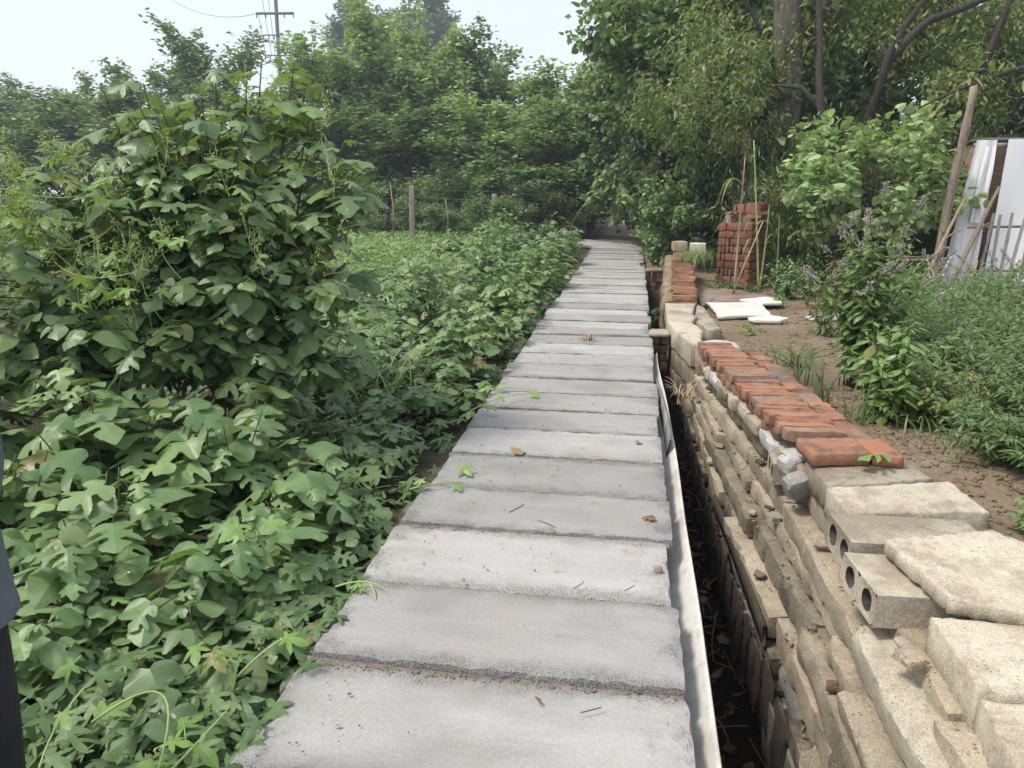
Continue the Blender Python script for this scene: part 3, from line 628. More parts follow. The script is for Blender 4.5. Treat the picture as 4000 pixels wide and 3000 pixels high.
# ================================================================== LEAVES
def half_tris(mid, out):
    """mid: midrib points base..tip ; out: outline points base..tip (x>0, without the ends)"""
    poly = mid+out[::-1]; t = tessellate_polygon([[Vector((p[0], p[1], 0)) for p in poly]])
    return poly, [tuple(x) for x in t]
def leaf_proto(rhs, lhs, fold=.22, curl=.35, wave=.03, ph=0.0):
    mid = [(0, y) for y in (0, .2, .4, .6, .8, 1.0)]
    V_, T_ = [], []
    for sgn, out in ((1, rhs), (-1, lhs)):
        poly, tr = half_tris(mid, out); o = len(V_)
        V_ += [(sgn*p[0], p[1]) for p in poly]
        for t in tr:
            a, b, c = [np.array(poly[i])*[sgn, 1] for i in t]
            cr = (b[0]-a[0])*(c[1]-a[1])-(b[1]-a[1])*(c[0]-a[0])
            T_.append(tuple(o+i for i in (t if cr > 0 else t[::-1])))
    V_ = np.array(V_); x, y = V_[:, 0], V_[:, 1]
    z = -fold*np.abs(x)**1.4-curl*np.clip(y-.25, 0, 2)**2*.6-.12*np.clip(-y, 0, 1)+wave*np.sin(9*y+ph+np.sign(x)*1.2)*np.abs(x)*2
    return dict(v=np.c_[x, y, z], uv=V_.copy(), t=np.array(T_))
def teeth(pts, d=.018, sub=1):
    out = []
    allp = [(0, 0)]+pts+[(0, 1.0)]
    for i in range(1, len(allp)-1):
        out.append(allp[i]); a, b = np.array(allp[i]), np.array(allp[i+1]); m = (a+b)/2; n = np.array([(b-a)[1], -(b-a)[0]]); n = n/(np.linalg.norm(n)+1e-9)
        out.append(tuple(m-n*-d*(-1)))
    return out
LOB = [(.10, -.11), (.27, -.11), (.41, .03), (.50, .20), (.38, .25), (.20, .24), (.155, .29), (.17, .36), (.32, .42), (.47, .52), (.53, .68), (.40, .66), (.22, .60), (.17, .63), (.19, .70), (.25, .76), (.17, .88)]
DEEP = [(.09, -.08), (.22, -.07), (.37, .05), (.42, .16), (.28, .17), (.11, .19), (.09, .27), (.12, .34), (.30, .36), (.46, .47), (.50, .62), (.36, .57), (.15, .50), (.10, .54), (.11, .62), (.24, .68), (.27, .78), (.13, .90)]
HEART = teeth([(.12, -.12), (.31, -.11), (.46, .05), (.50, .23), (.45, .42), (.35, .60), (.20, .80)], .016)
MITT = [(.12, -.12), (.31, -.11), (.46, .05), (.52, .25), (.48, .40), (.33, .45), (.20, .44), (.17, .50), (.24, .58), (.30, .68), (.20, .82)]
HOP = [(.08, -.10), (.24, -.20), (.36, -.20), (.30, -.06), (.17, .05), (.30, .12), (.46, .26), (.58, .42), (.40, .42), (.24, .33), (.14, .28), (.20, .45), (.21, .62), (.12, .84)]
MUL = [leaf_proto(LOB, LOB, .35, .45, .05, 0), leaf_proto(DEEP, DEEP, .35, .5, .05, 1), leaf_proto(HEART, HEART, .45, .5, .04, 2), leaf_proto(MITT, HEART, .4, .6, .05, .5), leaf_proto(HEART, LOB, .4, .35, .05, 3), leaf_proto(DEEP, MITT, .3, .7, .06, 4), leaf_proto(LOB, DEEP, .5, .9, .05, 5)]
def fine_out(pts, seed, tooth=.010):
    r_ = random.Random(seed); P = [(-pts[0][0], pts[0][1]), (0, 0)]+pts+[(0, 1.0), (-pts[-1][0], pts[-1][1])]; out = []
    for i in range(1, len(P)-2):
        p0, p1, p2, p3 = (np.array(q) for q in P[i-1:i+3])
        if i > 1: out.append(tuple(p1))
        m_ = (-p0+9*p1+9*p2-p3)/16; d = p2-p1; n = np.array((d[1], -d[0])); n = n/(np.linalg.norm(n)+1e-9); q1 = p1*.5+m_*.5; q2 = p2*.5+m_*.5
        if i > 1 and i < len(P)-3: out += [tuple(q1-n*tooth*r_.uniform(.2, 1)), tuple(m_+n*tooth*.6), tuple(q2-n*tooth*r_.uniform(.2, 1))]
        else: out.append(tuple(m_))
    return [(max(q[0], .004), q[1]) for q in out]
_c = [(LOB, LOB), (DEEP, DEEP), (HEART[::2], HEART[::2]), (MITT, HEART[::2]), (HEART[::2], LOB), (DEEP, MITT), (LOB, DEEP), (MITT, MITT), (HEART[::2], MITT), (DEEP, LOB)]
MULF = [leaf_proto(fine_out(a_, 10+k), fine_out(b_, 30+k), .25+.06*(k % 5), .2+.16*(k % 6), .04+.02*(k % 4), k*1.3) for k, (a_, b_) in enumerate(_c)]
HOPL = [leaf_proto(HOP, HOP, .35, .4, .05, 0), leaf_proto(HOP, HOP, .55, .7, .06, 2), leaf_proto(HOP, HOP, .2, .2, .05, 4)]
OV = [(.15, .10), (.25, .33), (.24, .55), (.14, .80)]
OVAL = [leaf_proto(OV, OV, .5, .5, .02, 0), leaf_proto(OV, OV, .8, .9, .04, 2)]
def small(wid, fold=.3, curl=.25, wpos=.42):
    v = np.array([(0, 0, 0), (wid, wpos, -fold*wid), (0, 1, -curl*.6), (-wid, wpos, -fold*wid), (0, wpos, 0)], float)
    return dict(v=v, uv=v[:, :2].copy(), t=np.array([(0, 1, 4), (1, 2, 4), (2, 3, 4), (3, 0, 4)]))
def tiny(wid, fold=.3, curl=.2, wpos=.42):
    v = np.array([(0, 0, 0), (wid, wpos, -fold*wid), (0, 1, -curl), (-wid, wpos, -fold*wid)], float)
    return dict(v=v, uv=v[:, :2].copy(), t=np.array([(0, 1, 2), (0, 2, 3)]))
SMALL = [small(.30), small(.26, .5, .5)]; LANCE = [small(.085, .3, .6), small(.075, .3, .25)]; PEACH = [small(.15, .5, .5), small(.13, .4, .2)]; TINY = [tiny(.32), tiny(.26, .5, .4)]; TLANCE = [tiny(.085, .3, .35), tiny(.07, .3, .1)]
LOBT = leaf_proto([(.3, -.08), (.45, .15), (.18, .26), (.5, .6), (.18, .62)], [(.3, -.08), (.45, .15), (.18, .26), (.5, .6), (.18, .62)], .4, .5, .03, 0)
HRTT = leaf_proto([(.3, -.1), (.46, .2), (.3, .65)], [(.3, -.1), (.46, .2), (.3, .65)], .5, .5, .0, 0)

def unit(a): return a/(np.linalg.norm(a, axis=-1, keepdims=True)+1e-9)
class Leaves:
    """placements of leaves: base point, tip direction, face normal, length"""
    def __init__(s): s.p = []; s.d = []; s.n = []; s.s = []
    def add(s, p, d, n, sc):
        p = np.atleast_2d(p); k = len(p); s.p.append(p); s.d.append(np.broadcast_to(np.atleast_2d(d), (k, 3))); s.n.append(np.broadcast_to(np.atleast_2d(n), (k, 3))); s.s.append(np.broadcast_to(np.atleast_1d(sc), (k,)))
    def done(s):
        P, D, N, S = (np.concatenate(x) for x in (s.p, s.d, s.n, s.s))
        k = (np.hypot(P[:, 0]+1.455, P[:, 1]-1.16) > .31) & (np.hypot(P[:, 0], P[:, 1]) > .5); P, D, N, S = P[k], D[k], N[k], S[k]   # nothing grows where the person stands
        y = unit(D); z = unit(N-(N*y).sum(1, keepdims=True)*y); x = np.cross(y, z)
        return P, x, y, z, S
def leaf_mesh(name, arr, protos, rg, org=(0, 0, 0)):
    P, x, y, z, S = arr; P = P-np.asarray(org); ch = rg.integers(0, len(protos), len(P)); VV, TT, UU, TI = [], [], [], []; n = 0
    for k, pr in enumerate(protos):
        q = np.where(ch == k)[0]
        if not len(q): continue
        v = pr['v']; m_ = len(v)
        w = P[q][:, None]+S[q][:, None, None]*(v[None, :, 0:1]*x[q][:, None]+v[None, :, 1:2]*y[q][:, None]+v[None, :, 2:3]*z[q][:, None])
        VV.append(w.reshape(-1, 3)); TT.append((pr['t'][None]+(np.arange(len(q))*m_)[:, None, None]+n).reshape(-1, 3)); UU.append(np.tile(pr['uv'], (len(q), 1)))
        TI.append(np.repeat(rg.random(len(q)), m_)); n += m_*len(q)
    return raw_mesh(name, np.concatenate(VV), [np.concatenate(TT)], True, np.concatenate(UU), np.concatenate(TI))
_proto_cache = {}
def proto_mesh(pr, mat):
    key = (id(pr), mat.name)
    if key not in _proto_cache:
        me = raw_mesh("leaf", pr['v'], [pr['t']], True, pr['uv']); me.materials.append(mat); _proto_cache[key] = me
    return _proto_cache[key]
def leaf_objects(parent, arr, protos, rg, mat, org):
    P, x, y, z, S = arr
    for i in range(len(P)):
        o = bpy.data.objects.new("leaf", proto_mesh(protos[rg.integers(len(protos))], mat)); COL.objects.link(o); o.parent = parent
        M = Matrix(((x[i][0], y[i][0], z[i][0]), (x[i][1], y[i][1], z[i][1]), (x[i][2], y[i][2], z[i][2])))
        o.rotation_euler = M.to_euler(); o.location = P[i]-np.asarray(org); o.scale = (S[i],)*3
CAMP = np.array((0, 0, 1.55))
def split(arr, k):
    d = np.linalg.norm(arr[0]-CAMP, axis=1); o = np.argsort(d/arr[4]); a, b = o[:k], o[k:]
    return tuple(q[a] for q in arr), tuple(q[b] for q in arr)
def bez(a, c, b, n):
    t = np.linspace(0, 1, n)[:, None]; return (1-t)**2*a+2*t*(1-t)*c+t*t*b
def shoot(lv, mb, rg, base, tip, nleaf, ls, r=.007, start=.3, bow=.35, droop=(.1, .7), pet=.5, side=3, k=5, updir=1.0):
    base = np.asarray(base, float); tip = np.asarray(tip, float); ln = np.linalg.norm(tip-base)
    c = base*.55+tip*.45+np.array((0, 0, bow*ln)); pts = bez(base, c, tip, 8)
    mb.tube(pts, np.linspace(r, r*.45, 8), k)
    ts = start+(1-start)*(np.arange(nleaf)+.5)/nleaf; az0 = rg.uniform(0, 6.28); tan = unit(tip-c)
    for i, t in enumerate(ts):
        p = bez(base, c, tip, 21)[int(round(t*20))]; az = az0+i*2.4+rg.normal(0, .3)
        h = np.array((math.cos(az), math.sin(az), 0)); out = unit(h+.5*tan*np.array((1, 1, .3)))
        s = ls*rg.uniform(.42, 1.2)*(1.0 if t < .85 else rg.uniform(.45, .8)); pl = s*pet*rg.uniform(.6, 1.3)
        pd = unit(out+np.array((0, 0, rg.uniform(.1, .8)*updir))); q = p+pd*pl
        if pl > .02: mb.tube(np.array([p, p+pd*pl*.55, q]), (r*.28, r*.24, r*.2), side, False)
        d = unit(out*np.array((1, 1, .2))+np.array((0, 0, -rg.uniform(*droop)))+rg.normal(0, .12, 3))
        n = unit(np.array((0, 0, 1.0))+out*rg.uniform(.1, .7)+rg.normal(0, .2, 3))
        lv.add(q, d, n, s)

# leaf colours
MAT['mul'] = m_leaf('mulberry_leaf', [(.050, .092, .042), (.072, .125, .055), (.060, .108, .058), (.100, .160, .062), (.070, .120, .060), (.055, .10, .05)], (.15, .20, .115), 1.95, .28, .14, .42)
MAT['mulmid'] = m_leaf('young_mulberry_leaf', [(.055, .105, .048), (.085, .150, .068), (.070, .125, .062), (.12, .19, .085), (.065, .118, .055)], (.15, .21, .12), 2.0, .28, .14, .42)
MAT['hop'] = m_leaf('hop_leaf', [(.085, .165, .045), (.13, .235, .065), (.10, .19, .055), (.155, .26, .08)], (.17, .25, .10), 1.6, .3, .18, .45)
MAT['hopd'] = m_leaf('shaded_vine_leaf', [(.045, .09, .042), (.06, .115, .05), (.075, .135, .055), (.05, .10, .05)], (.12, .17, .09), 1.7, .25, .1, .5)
MAT['bud'] = m_leaf('hop_flowers', [(.30, .36, .13), (.38, .43, .18), (.26, .33, .12)], (.30, .36, .14), 1.3, .3, yel=False)
MAT['tree'] = m_leaf('broad_tree_leaf', [(.038, .070, .032), (.055, .098, .042), (.075, .125, .055), (.050, .090, .045), (.10, .155, .075)], (.12, .165, .10), 2.9, .34)
MAT['treepale'] = m_leaf('silvery_tree_leaf', [(.06, .105, .05), (.085, .14, .062), (.13, .19, .10), (.07, .12, .058), (.17, .23, .135)], (.20, .25, .17), 2.8, .36)
MAT['treeyel'] = m_leaf('yellow_green_leaf', [(.055, .09, .032), (.085, .125, .042), (.11, .15, .055), (.065, .10, .038), (.16, .17, .065)], (.15, .18, .09), 2.0, .34)
MAT['farleaf'] = m_leaf('poplar_leaf', [(.040, .065, .035), (.055, .085, .045), (.07, .10, .055), (.05, .078, .045)], (.12, .15, .11), 1.7, .28)
MAT['bamboo'] = m_leaf('bamboo_leaf', [(.040, .075, .025), (.06, .105, .035), (.085, .135, .045), (.05, .09, .03), (.12, .17, .06)], (.11, .15, .07), 1.35, .3)
MAT['vine'] = m_leaf('shade_dark_creeper_leaf', [(.028, .055, .024), (.042, .078, .032), (.055, .095, .04), (.035, .066, .03)], (.09, .13, .07), 1.15, .25)  # dark creeper, leaf colour lowered further to carry the thicket hollow's shade
MAT['mint'] = m_leaf('mint_leaf', [(.055, .11, .035), (.08, .15, .045), (.065, .125, .04), (.105, .18, .06)], (.14, .19, .10), 1.5, .3, .2)
MAT['mug'] = m_leaf('mugwort_leaf', [(.05, .10, .036), (.07, .13, .048), (.095, .165, .062), (.06, .115, .042), (.125, .18, .08)], (.18, .22, .15), 1.5, .25)
MAT['brt'] = m_leaf('bright_leaf', [(.08, .155, .045), (.11, .20, .06), (.14, .235, .075), (.09, .17, .05)], (.17, .23, .11), 1.35, .3, .2)
MAT['crop'] = m_leaf('crop_leaf', [(.10, .19, .05), (.13, .235, .07), (.16, .27, .09), (.115, .21, .06)], (.16, .24, .10), 1.25, .3, yel=False)
MAT['onion'] = m_leaf('onion_leaf', [(.10, .17, .08), (.14, .22, .11), (.12, .19, .09)], (.14, .22, .11), 1.2, .2)
MAT['dead'] = m_leaf('dead_leaf', [(.16, .085, .045), (.22, .13, .07), (.30, .22, .12), (.12, .06, .035)], (.25, .17, .10), 1.1, .1, .3, yel=False)
MAT['purple'] = m_leaf('purple_flower', [(.26, .23, .33), (.34, .31, .40), (.22, .20, .27)], (.32, .30, .40), 1.2, .2, yel=False)
MAT['sorghum'] = m_leaf('sorghum_leaf', [(.16, .20, .07), (.20, .24, .10), (.24, .25, .12)], (.2, .24, .12), 1.2, .3)
def zen(x, y): return float(ground_z(x, y))

# ================================================================== LEFT: BIG MULBERRY BUSH
rg = np.random.default_rng(21)
BO = (-2.65, 4.3, -.15)
bush = empty("paper_mulberry_bush", BO, "large domed paper mulberry bush with dark lobed leaves filling the left side", "bush")
lv, mb = Leaves(), MB()
lobes = [((-2.55, 4.4, 1.36), (.98, .92, .82), 104), ((-3.45, 4.0, 1.05), (.9, .9, .78), 56), ((-2.2, 4.2, .95), (.80, .7, .60), 46), ((-2.85, 3.8, .62), (.95, .6, .52), 40), ((-3.4, 3.4, .55), (.8, .5, .5), 24), ((-2.1, 4.15, .45), (.6, .5, .45), 22)]
for c, r, n in lobes:
    for _ in range(n):
        u = unit(rg.normal(0, 1, 3)*np.array((1, 1, .9))+np.array((.1, -.25, .35))); k = rg.uniform(.72, 1.0)
        tip = np.array(c)+u*np.array(r)*k; st = np.array((-2.6+rg.normal(0, .12), 4.3+rg.normal(0, .12), .1+rg.uniform(0, .5)))*.6+np.array(c)*.4
        shoot(lv, mb, rg, st, tip, 10, .182, .008, .38, .12, (.1, .95), .45)
for x, y, z in [(-2.05, 4.5, 2.22), (-1.85, 4.45, 2.15), (-2.3, 4.4, 2.2), (-2.85, 4.2, 2.12), (-3.05, 4.1, 2.10), (-2.6, 4.3, 2.15), (-1.68, 4.3, 1.8), (-1.62, 4.2, 1.6), (-2.2, 4.4, 2.28), (-2.0, 4.4, 2.25), (-1.9, 4.4, 2.02), (-2.45, 4.3, 2.2), (-3.5, 3.9, 1.72), (-3.2, 3.9, 1.8)]:
    shoot(lv, mb, rg, (x*.7-.78, 4.3, 1.1), (x, y, z), 9, .20, .008, .35, .1, (.0, .7), .5)
arr = lv.done(); a, b_ = split(arr, 300)
leaf_objects(bush, a, MULF, rg, MAT['mul'], BO)
o = link("foliage", leaf_mesh("foliage", b_, MUL, rg, BO), MAT['mul'], bush); o["kind"] = "stuff"
for k in range(5):
    mb.tube(bez(np.array((-2.65+.1*k-.2, 4.3, -.2)), np.array((-2.65, 4.3, .4)), np.array((-2.4-.35*(k-2), 4.3+.1*k, 1.1)), 8), np.linspace(.028, .012, 8), 7)
mb.build("stems", MAT['stem'], bush, True, BO)

# hop vine sprawling over the bush: flower sprays and pale runners
def flower_sprays(rg, pts, n_each, spread, size):
    fl = Leaves(); mbv = MB()
    for p in pts:
        p = np.asarray(p, float); top = p+np.array((rg.normal(0, .05), rg.normal(0, .05), rg.uniform(.10, .26)))
        mbv.tube(np.array([p, (p+top)/2+rg.normal(0, .01, 3), top]), .0018, 4, False)
        for j in range(n_each):
            t = rg.uniform(.1, 1.05); q = p+(top-p)*t+rg.normal(0, spread*(1.25-t), 3); mbv.tube(np.array([p+(top-p)*max(0, t-.2), q]), .0009, 3, False)
            k = rg.integers(3, 7); fl.add(q+rg.normal(0, size*.7, (k, 3)), rg.normal(0, 1, (k, 3)), rg.normal(0, 1, (k, 3)), size*rg.uniform(.6, 1.2, k))
    return fl, mbv
rg = np.random.default_rng(5)
VO = (-3.1, 3.7, 0)
hv = empty("hop_vine", VO, "flowering hop vine with pale green flower sprays draped over the left of the bush", "vine")
pts = []
for _ in range(64):
    x = rg.uniform(-3.85, -2.3); zt = 1.62-.28*abs(x+2.9)+rg.uniform(-.65, .1); pts.append((x, 3.42+.25*abs(x+2.9)+rg.uniform(-.12, .25)-.12, zt))
for _ in range(16): pts.append((rg.uniform(-2.3, -1.5), 4.0+rg.uniform(-.3, .2), rg.uniform(.9, 2.0)))
fl, mbv = flower_sprays(rg, pts, 15, .05, .012)
lv = Leaves()
for p in pts[::3]:
    p = np.array(p); k = 3; az = rg.uniform(0, 6.28, k)
    lv.add(p+rg.normal(0, .06, (k, 3)), np.c_[np.cos(az), np.sin(az), -rg.uniform(.1, .6, k)], np.c_[rg.normal(0, .3, k), rg.normal(-.3, .3, k), np.ones(k)], rg.uniform(.07, .12, k))
leaf_objects(hv, lv.done(), HOPL, rg, MAT['hop'], VO)
o = link("flowers", leaf_mesh("flowers", fl.done(), TINY, rg, VO), MAT['bud'], hv); o["kind"] = "stuff"
for q in range(14):
    a0 = np.array(pts[rg.integers(0, 64)]); b0 = a0+np.array((rg.uniform(-.5, .5), rg.uniform(-.1, .2), rg.uniform(-.6, .3))); mbv.tube(bez(a0, (a0+b0)/2+rg.normal(0, .1, 3), b0, 9), .0024, 5)
mbv.build("runners", MAT['vinestem'], hv, True, VO)

# ================================================================== LEFT: LOW SAPLINGS IN FRONT
rg = np.random.default_rng(31)
saps = [(-2.55, 3.05, .80, 15, .21, "broad pale-leaved mulberry sapling standing just below the big bush"), (-2.0, 3.15, .66, 14, .21, "mulberry sapling with drooping mitten leaves in front of the big bush"),
        (-1.52, 2.95, .40, 11, .20, "low mulberry sapling with two broad pale leaves near the dark hollow"), (-2.15, 2.45, .46, 15, .20, "middle mulberry sapling of the dense low leaf bed at left"),
        (-1.55, 2.38, .34, 15, .185, "mulberry sapling leaning over the third nearest slab edge"), (-1.85, 2.0, .36, 15, .175, "mulberry sapling with cut-out leaves beside the person's jacket"),
        (-1.38, 1.92, .22, 13, .155, "low mulberry sapling at the left edge of the second nearest slab"), (-1.28, 1.55, .10, 14, .145, "mulberry sapling nearest the camera in the bottom left corner"),
        (-2.70, 2.45, .60, 13, .20, "mulberry sapling at the left frame edge behind the person"), (-1.18, 1.30, -.02, 12, .13, "smallest mulberry sapling at the foot of the nearest slab"),
        (-1.25, 3.05, .16, 10, .14, "mulberry sapling trailing leaves onto the fourth nearest slab"), (-3.3, 3.1, .85, 14, .21, "tall mulberry sapling half outside the left frame edge"), (-1.3, 2.55, .16, 9, .15, "small mulberry sapling crowding the seam of the third slab")]
for (x, y, zt, ns, ls, lab) in saps:
    lv, mb = Leaves(), MB(); g0 = -.16
    so = empty("mulberry_sapling", (x, y, g0), lab, "sapling", "low mulberry saplings left of the near slabs")
    for _ in range(ns):
        az = rg.uniform(0, 6.28); rr = rg.uniform(.05, .40); tip = np.array((x+rr*math.cos(az), y+rr*math.sin(az), zt-rg.uniform(0, .30)-rr*.25))
        tip[2] = max(tip[2], g0+.1)
        if tip[0] > -1.08: tip[0] = -1.08-rg.uniform(0, .15)
        shoot(lv, mb, rg, (x+rg.normal(0, .05), y+rg.normal(0, .05), g0), tip, 7, ls, .006, .30, .12, (.02, .55), .42)
    leaf_objects(so, lv.done(), MULF, rg, MAT['mulmid' if zt > .3 else 'mul'], so.location); mb.build("stems", MAT['stem'], so, True, so.location)

# bright hop vine in the bottom left corner, with its looping runner
rg = np.random.default_rng(8)
def hop_plant(name_lab, runs, leaf_at, O, fl_at, ls=(.09, .13), mat='hop'):
    e = empty("hop_vine", O, name_lab, "vine"); mbv = MB(); lv = Leaves()
    for r_ in runs:
        m1 = MB(); m1.tube(bez(*[np.array(q) for q in r_], 14), np.linspace(.0042, .0024, 14), 6); m1.build("runner", MAT['vinestem'], e, True, O)
    for p in leaf_at:
        p = np.array(p); az = rg.uniform(0, 6.28); h = np.array((math.cos(az), math.sin(az), 0)); q = p+h*.04+np.array((0, 0, .02)); mbv.tube(np.array([p, q]), .0016, 4, False)
        lv.add(q, unit(h*1.0+np.array((.1, -.25, -rg.uniform(.05, .5)))), np.array((rg.normal(0, .2), -.25+rg.normal(0, .2), 1)), rg.uniform(*ls))
    leaf_objects(e, lv.done(), HOPL, rg, MAT[mat], O)
    if fl_at:
        fl = Leaves()
        for p in fl_at:
            k = 9; fl.add(np.array(p)+rg.normal(0, .009, (k, 3)), rg.normal(0, 1, (k, 3)), rg.normal(0, 1, (k, 3)), .010*rg.uniform(.6, 1.2, k))
        o = link("flowers", leaf_mesh("flowers", fl.done(), TINY, rg, O), MAT['bud'], e); o["kind"] = "stuff"
    mbv.build("petioles", MAT['vinestem'], e, True, O)["kind"] = "stuff"; return e
hop_plant("bright hop vine with a looping pale runner in the bottom left corner",
    [((-1.42, 1.52, .12), (-1.22, 1.75, .24), (-1.165, 1.40, .05)), ((-1.165, 1.40, .05), (-1.09, 1.46, .12), (-1.055, 1.60, .15)), ((-1.165, 1.40, .05), (-1.3, 1.32, -.03), (-1.42, 1.36, .0)), ((-1.45, 1.3, -.05), (-1.5, 1.4, .15), (-1.48, 1.6, .18))],
    [(-1.165, 1.40, .05), (-1.16, 1.42, .06), (-1.42, 1.52, .10), (-1.47, 1.42, .06), (-1.5, 1.5, .16), (-1.44, 1.36, .02), (-1.38, 1.32, -.02), (-1.3, 1.30, -.04), (-1.12, 1.5, .10), (-1.5, 1.62, .2), (-1.52, 1.35, .0), (-1.24, 1.34, -.03)], (-1.4, 1.4, -.1), [(-1.055, 1.60, .15), (-1.062, 1.59, .15), (-1.10, 1.49, .10), (-1.2, 1.47, .09)], (.07, .115))
hop_plant("yellow-green hop shoots rising beside the second nearest slab",
    [((-1.30, 1.95, .05), (-1.2, 1.85, .2), (-1.22, 1.75, .16)), ((-1.22, 1.9, .0), (-1.1, 1.9, .14), (-1.07, 1.98, .12)), ((-1.35, 2.4, .1), (-1.3, 2.3, .36), (-1.32, 2.25, .38))],
    [(-1.22, 1.76, .16), (-1.25, 1.80, .16), (-1.20, 1.78, .14), (-1.32, 2.25, .37), (-1.30, 2.27, .34), (-1.33, 2.27, .30), (-1.18, 1.86, .1), (-1.10, 1.95, .11), (-1.36, 1.92, .1), (-1.2, 1.6, .02), (-1.26, 1.55, .03)], (-1.25, 1.95, -.1), [(-1.07, 1.98, .12), (-1.08, 1.97, .11), (-1.12, 1.92, .12), (-1.6, 1.95, .33), (-1.32, 2.25, .40)], (.06, .10))
hop_plant("thin vine runner creeping onto the third nearest slab", [((-1.1, 2.45, .03), (-.95, 2.56, .05), (-.86, 2.42, .004)), ((-.98, 2.5, .03), (-.93, 2.45, .03), (-.92, 2.40, .01))], [(-.95, 2.44, .012), (-.97, 2.47, .02)], (-1.05, 2.45, -.02), [(-.86, 2.42, .012)], (.04, .06))
hop_plant("vine runner creeping over the slabs in the middle distance", [((-1.15, 5.3, .02), (-.9, 5.4, .08), (-.68, 5.45, .02)), ((-1.1, 4.6, .05), (-.95, 5.0, .1), (-.75, 5.35, .02)), ((-1.1, 3.45, .02), (-.95, 3.5, .06), (-.85, 3.6, .01))],
    [(-.9, 5.42, .04), (-.75, 5.35, .02), (-1.0, 5.35, .04), (-1.0, 4.85, .05), (-.95, 5.05, .06), (-1.05, 4.7, .05), (-.9, 3.55, .02), (-1.0, 3.48, .04), (-.92, 3.8, .02)], (-1.1, 5, -.02), [(-.68, 5.45, .03)], (.06, .10))

# ================================================================== LEFT: GROUND COVER, SHRUB ROW, CROP
rg = np.random.default_rng(44)
lv = Leaves(); n = 5200
x = -1.02-rg.gamma(1.6, 1.1, n); y = rg.uniform(.8, 15, n)**1.0; zc = np.minimum(.16, .05+.10*(-1.05-x))
z = -.14+rg.uniform(0, 1, n)*(.12+np.clip(zc, 0, .2)); az = rg.uniform(0, 6.28, n)
lv.add(np.c_[x, y, z], np.c_[np.cos(az), np.sin(az), -rg.uniform(.05, .6, n)], np.c_[rg.normal(0, .3, n), rg.normal(-.15, .3, n), np.ones(n)], rg.uniform(.07, .14, n))
n = 700; x = rg.uniform(-1.75, -1.0, n); y = rg.uniform(1.0, 2.6, n); az = rg.uniform(0, 6.28, n)
lv.add(np.c_[x, y, rg.uniform(-.13, .03, n)], np.c_[np.cos(az), np.sin(az), -rg.uniform(.05, .5, n)], np.c_[rg.normal(0, .3, n), rg.normal(-.15, .3, n), np.ones(n)], rg.uniform(.06, .12, n))
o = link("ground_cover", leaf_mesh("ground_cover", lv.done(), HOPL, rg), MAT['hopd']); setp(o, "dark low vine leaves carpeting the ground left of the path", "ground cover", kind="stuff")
rows = []
for q, (x, y, zt, rad) in enumerate([(-1.70, 4.2, .10, .5), (-1.50, 5.1, .22, .45), (-2.35, 5.7, .70, .7), (-1.52, 6.15, .66, .5), (-2.7, 6.9, .55, .8), (-1.50, 7.2, .50, .5), (-2.4, 8.1, .95, .65), (-1.55, 8.4, .88, .55), (-3.6, 7.8, .55, .8),
                                     (-2.6, 9.5, .70, .7), (-1.48, 9.8, .72, .5), (-3.5, 9.6, .5, .8), (-2.2, 11.0, 1.08, .7), (-1.45, 11.6, .95, .55), (-3.2, 11.6, .62, .8), (-1.5, 13.3, .75, .55), (-2.5, 13.6, 1.12, .75), (-1.5, 15.0, 1.02, .6), (-2.7, 15.8, .9, .8), (-1.8, 17.0, 1.05, .7), (-3.0, 17.6, 1.15, .8), (-4.2, 17.5, .6, .8)]):
    rows.append((x, y, zt, rad))
ordn = ["first", "second", "third", "fourth", "fifth", "sixth", "seventh", "eighth", "ninth", "tenth", "eleventh", "twelfth", "thirteenth", "fourteenth", "fifteenth", "sixteenth", "seventeenth", "eighteenth", "nineteenth", "twentieth", "twenty-first", "twenty-second"]
for q, (x, y, zt, rad) in enumerate(rows):
    lv, mb = Leaves(), MB(); g0 = -.16
    so = empty("mulberry_shrub", (x, y, g0), f"{ordn[q]} nearest leafy mulberry shrub in the band between path and crop field", "shrub", "mulberry shrubs along the left of the path")
    ns = int(36*rad/.7); ls = .15 if y < 9 else .165
    for _ in range(ns):
        az = rg.uniform(0, 6.28); rr = rad*math.sqrt(rg.uniform(.0, 1)); tip = np.array((x+rr*math.cos(az), y+rr*math.sin(az), zt*(1-.55*(rr/rad)**2)-rg.uniform(0, .32)*min(1, zt/.6)))
        if tip[0] > -.90: tip[0] = -.90-rg.uniform(-.08, .25)
        shoot(lv, mb, rg, (x+rg.normal(0, .12), y+rg.normal(0, .12), g0), tip, 9 if y < 12 else 7, ls, .005, .3, .1, (.05, .55), .45, 3, 4)
    arr = lv.done()
    if y < 7.0:
        a, b_ = split(arr, 70); leaf_objects(so, a, MULF, rg, MAT['mulmid' if zt > .3 else 'mul'], so.location)
    else: b_ = arr
    o = link("foliage", leaf_mesh("foliage", b_, MUL if y < 10 else [LOBT, LOBT, HRTT], rg, so.location), MAT['mulmid' if zt > .3 else 'mul'], so); o["kind"] = "stuff"
    mb.build("stems", MAT['stem'], so, True, so.location)
lv = Leaves(); n = 26000
x = rg.uniform(-15, -2.6, n); y = rg.uniform(12.5, 25.5, n); k = (x < -3.2-.0*(y-12)); x, y = x[k], y[k]; n = len(x)
hgt = .12+.05*np.sin(x*1.3)*np.cos(y*.9)
az = rg.uniform(0, 6.28, n); z = -.2+rg.uniform(.2, 1, n)*(hgt+.16)
lv.add(np.c_[x, y, z], np.c_[np.cos(az), np.sin(az), rg.uniform(-.2, .9, n)], np.c_[rg.normal(0, .4, n), rg.normal(-.2, .4, n), np.ones(n)], rg.uniform(.09, .17, n))
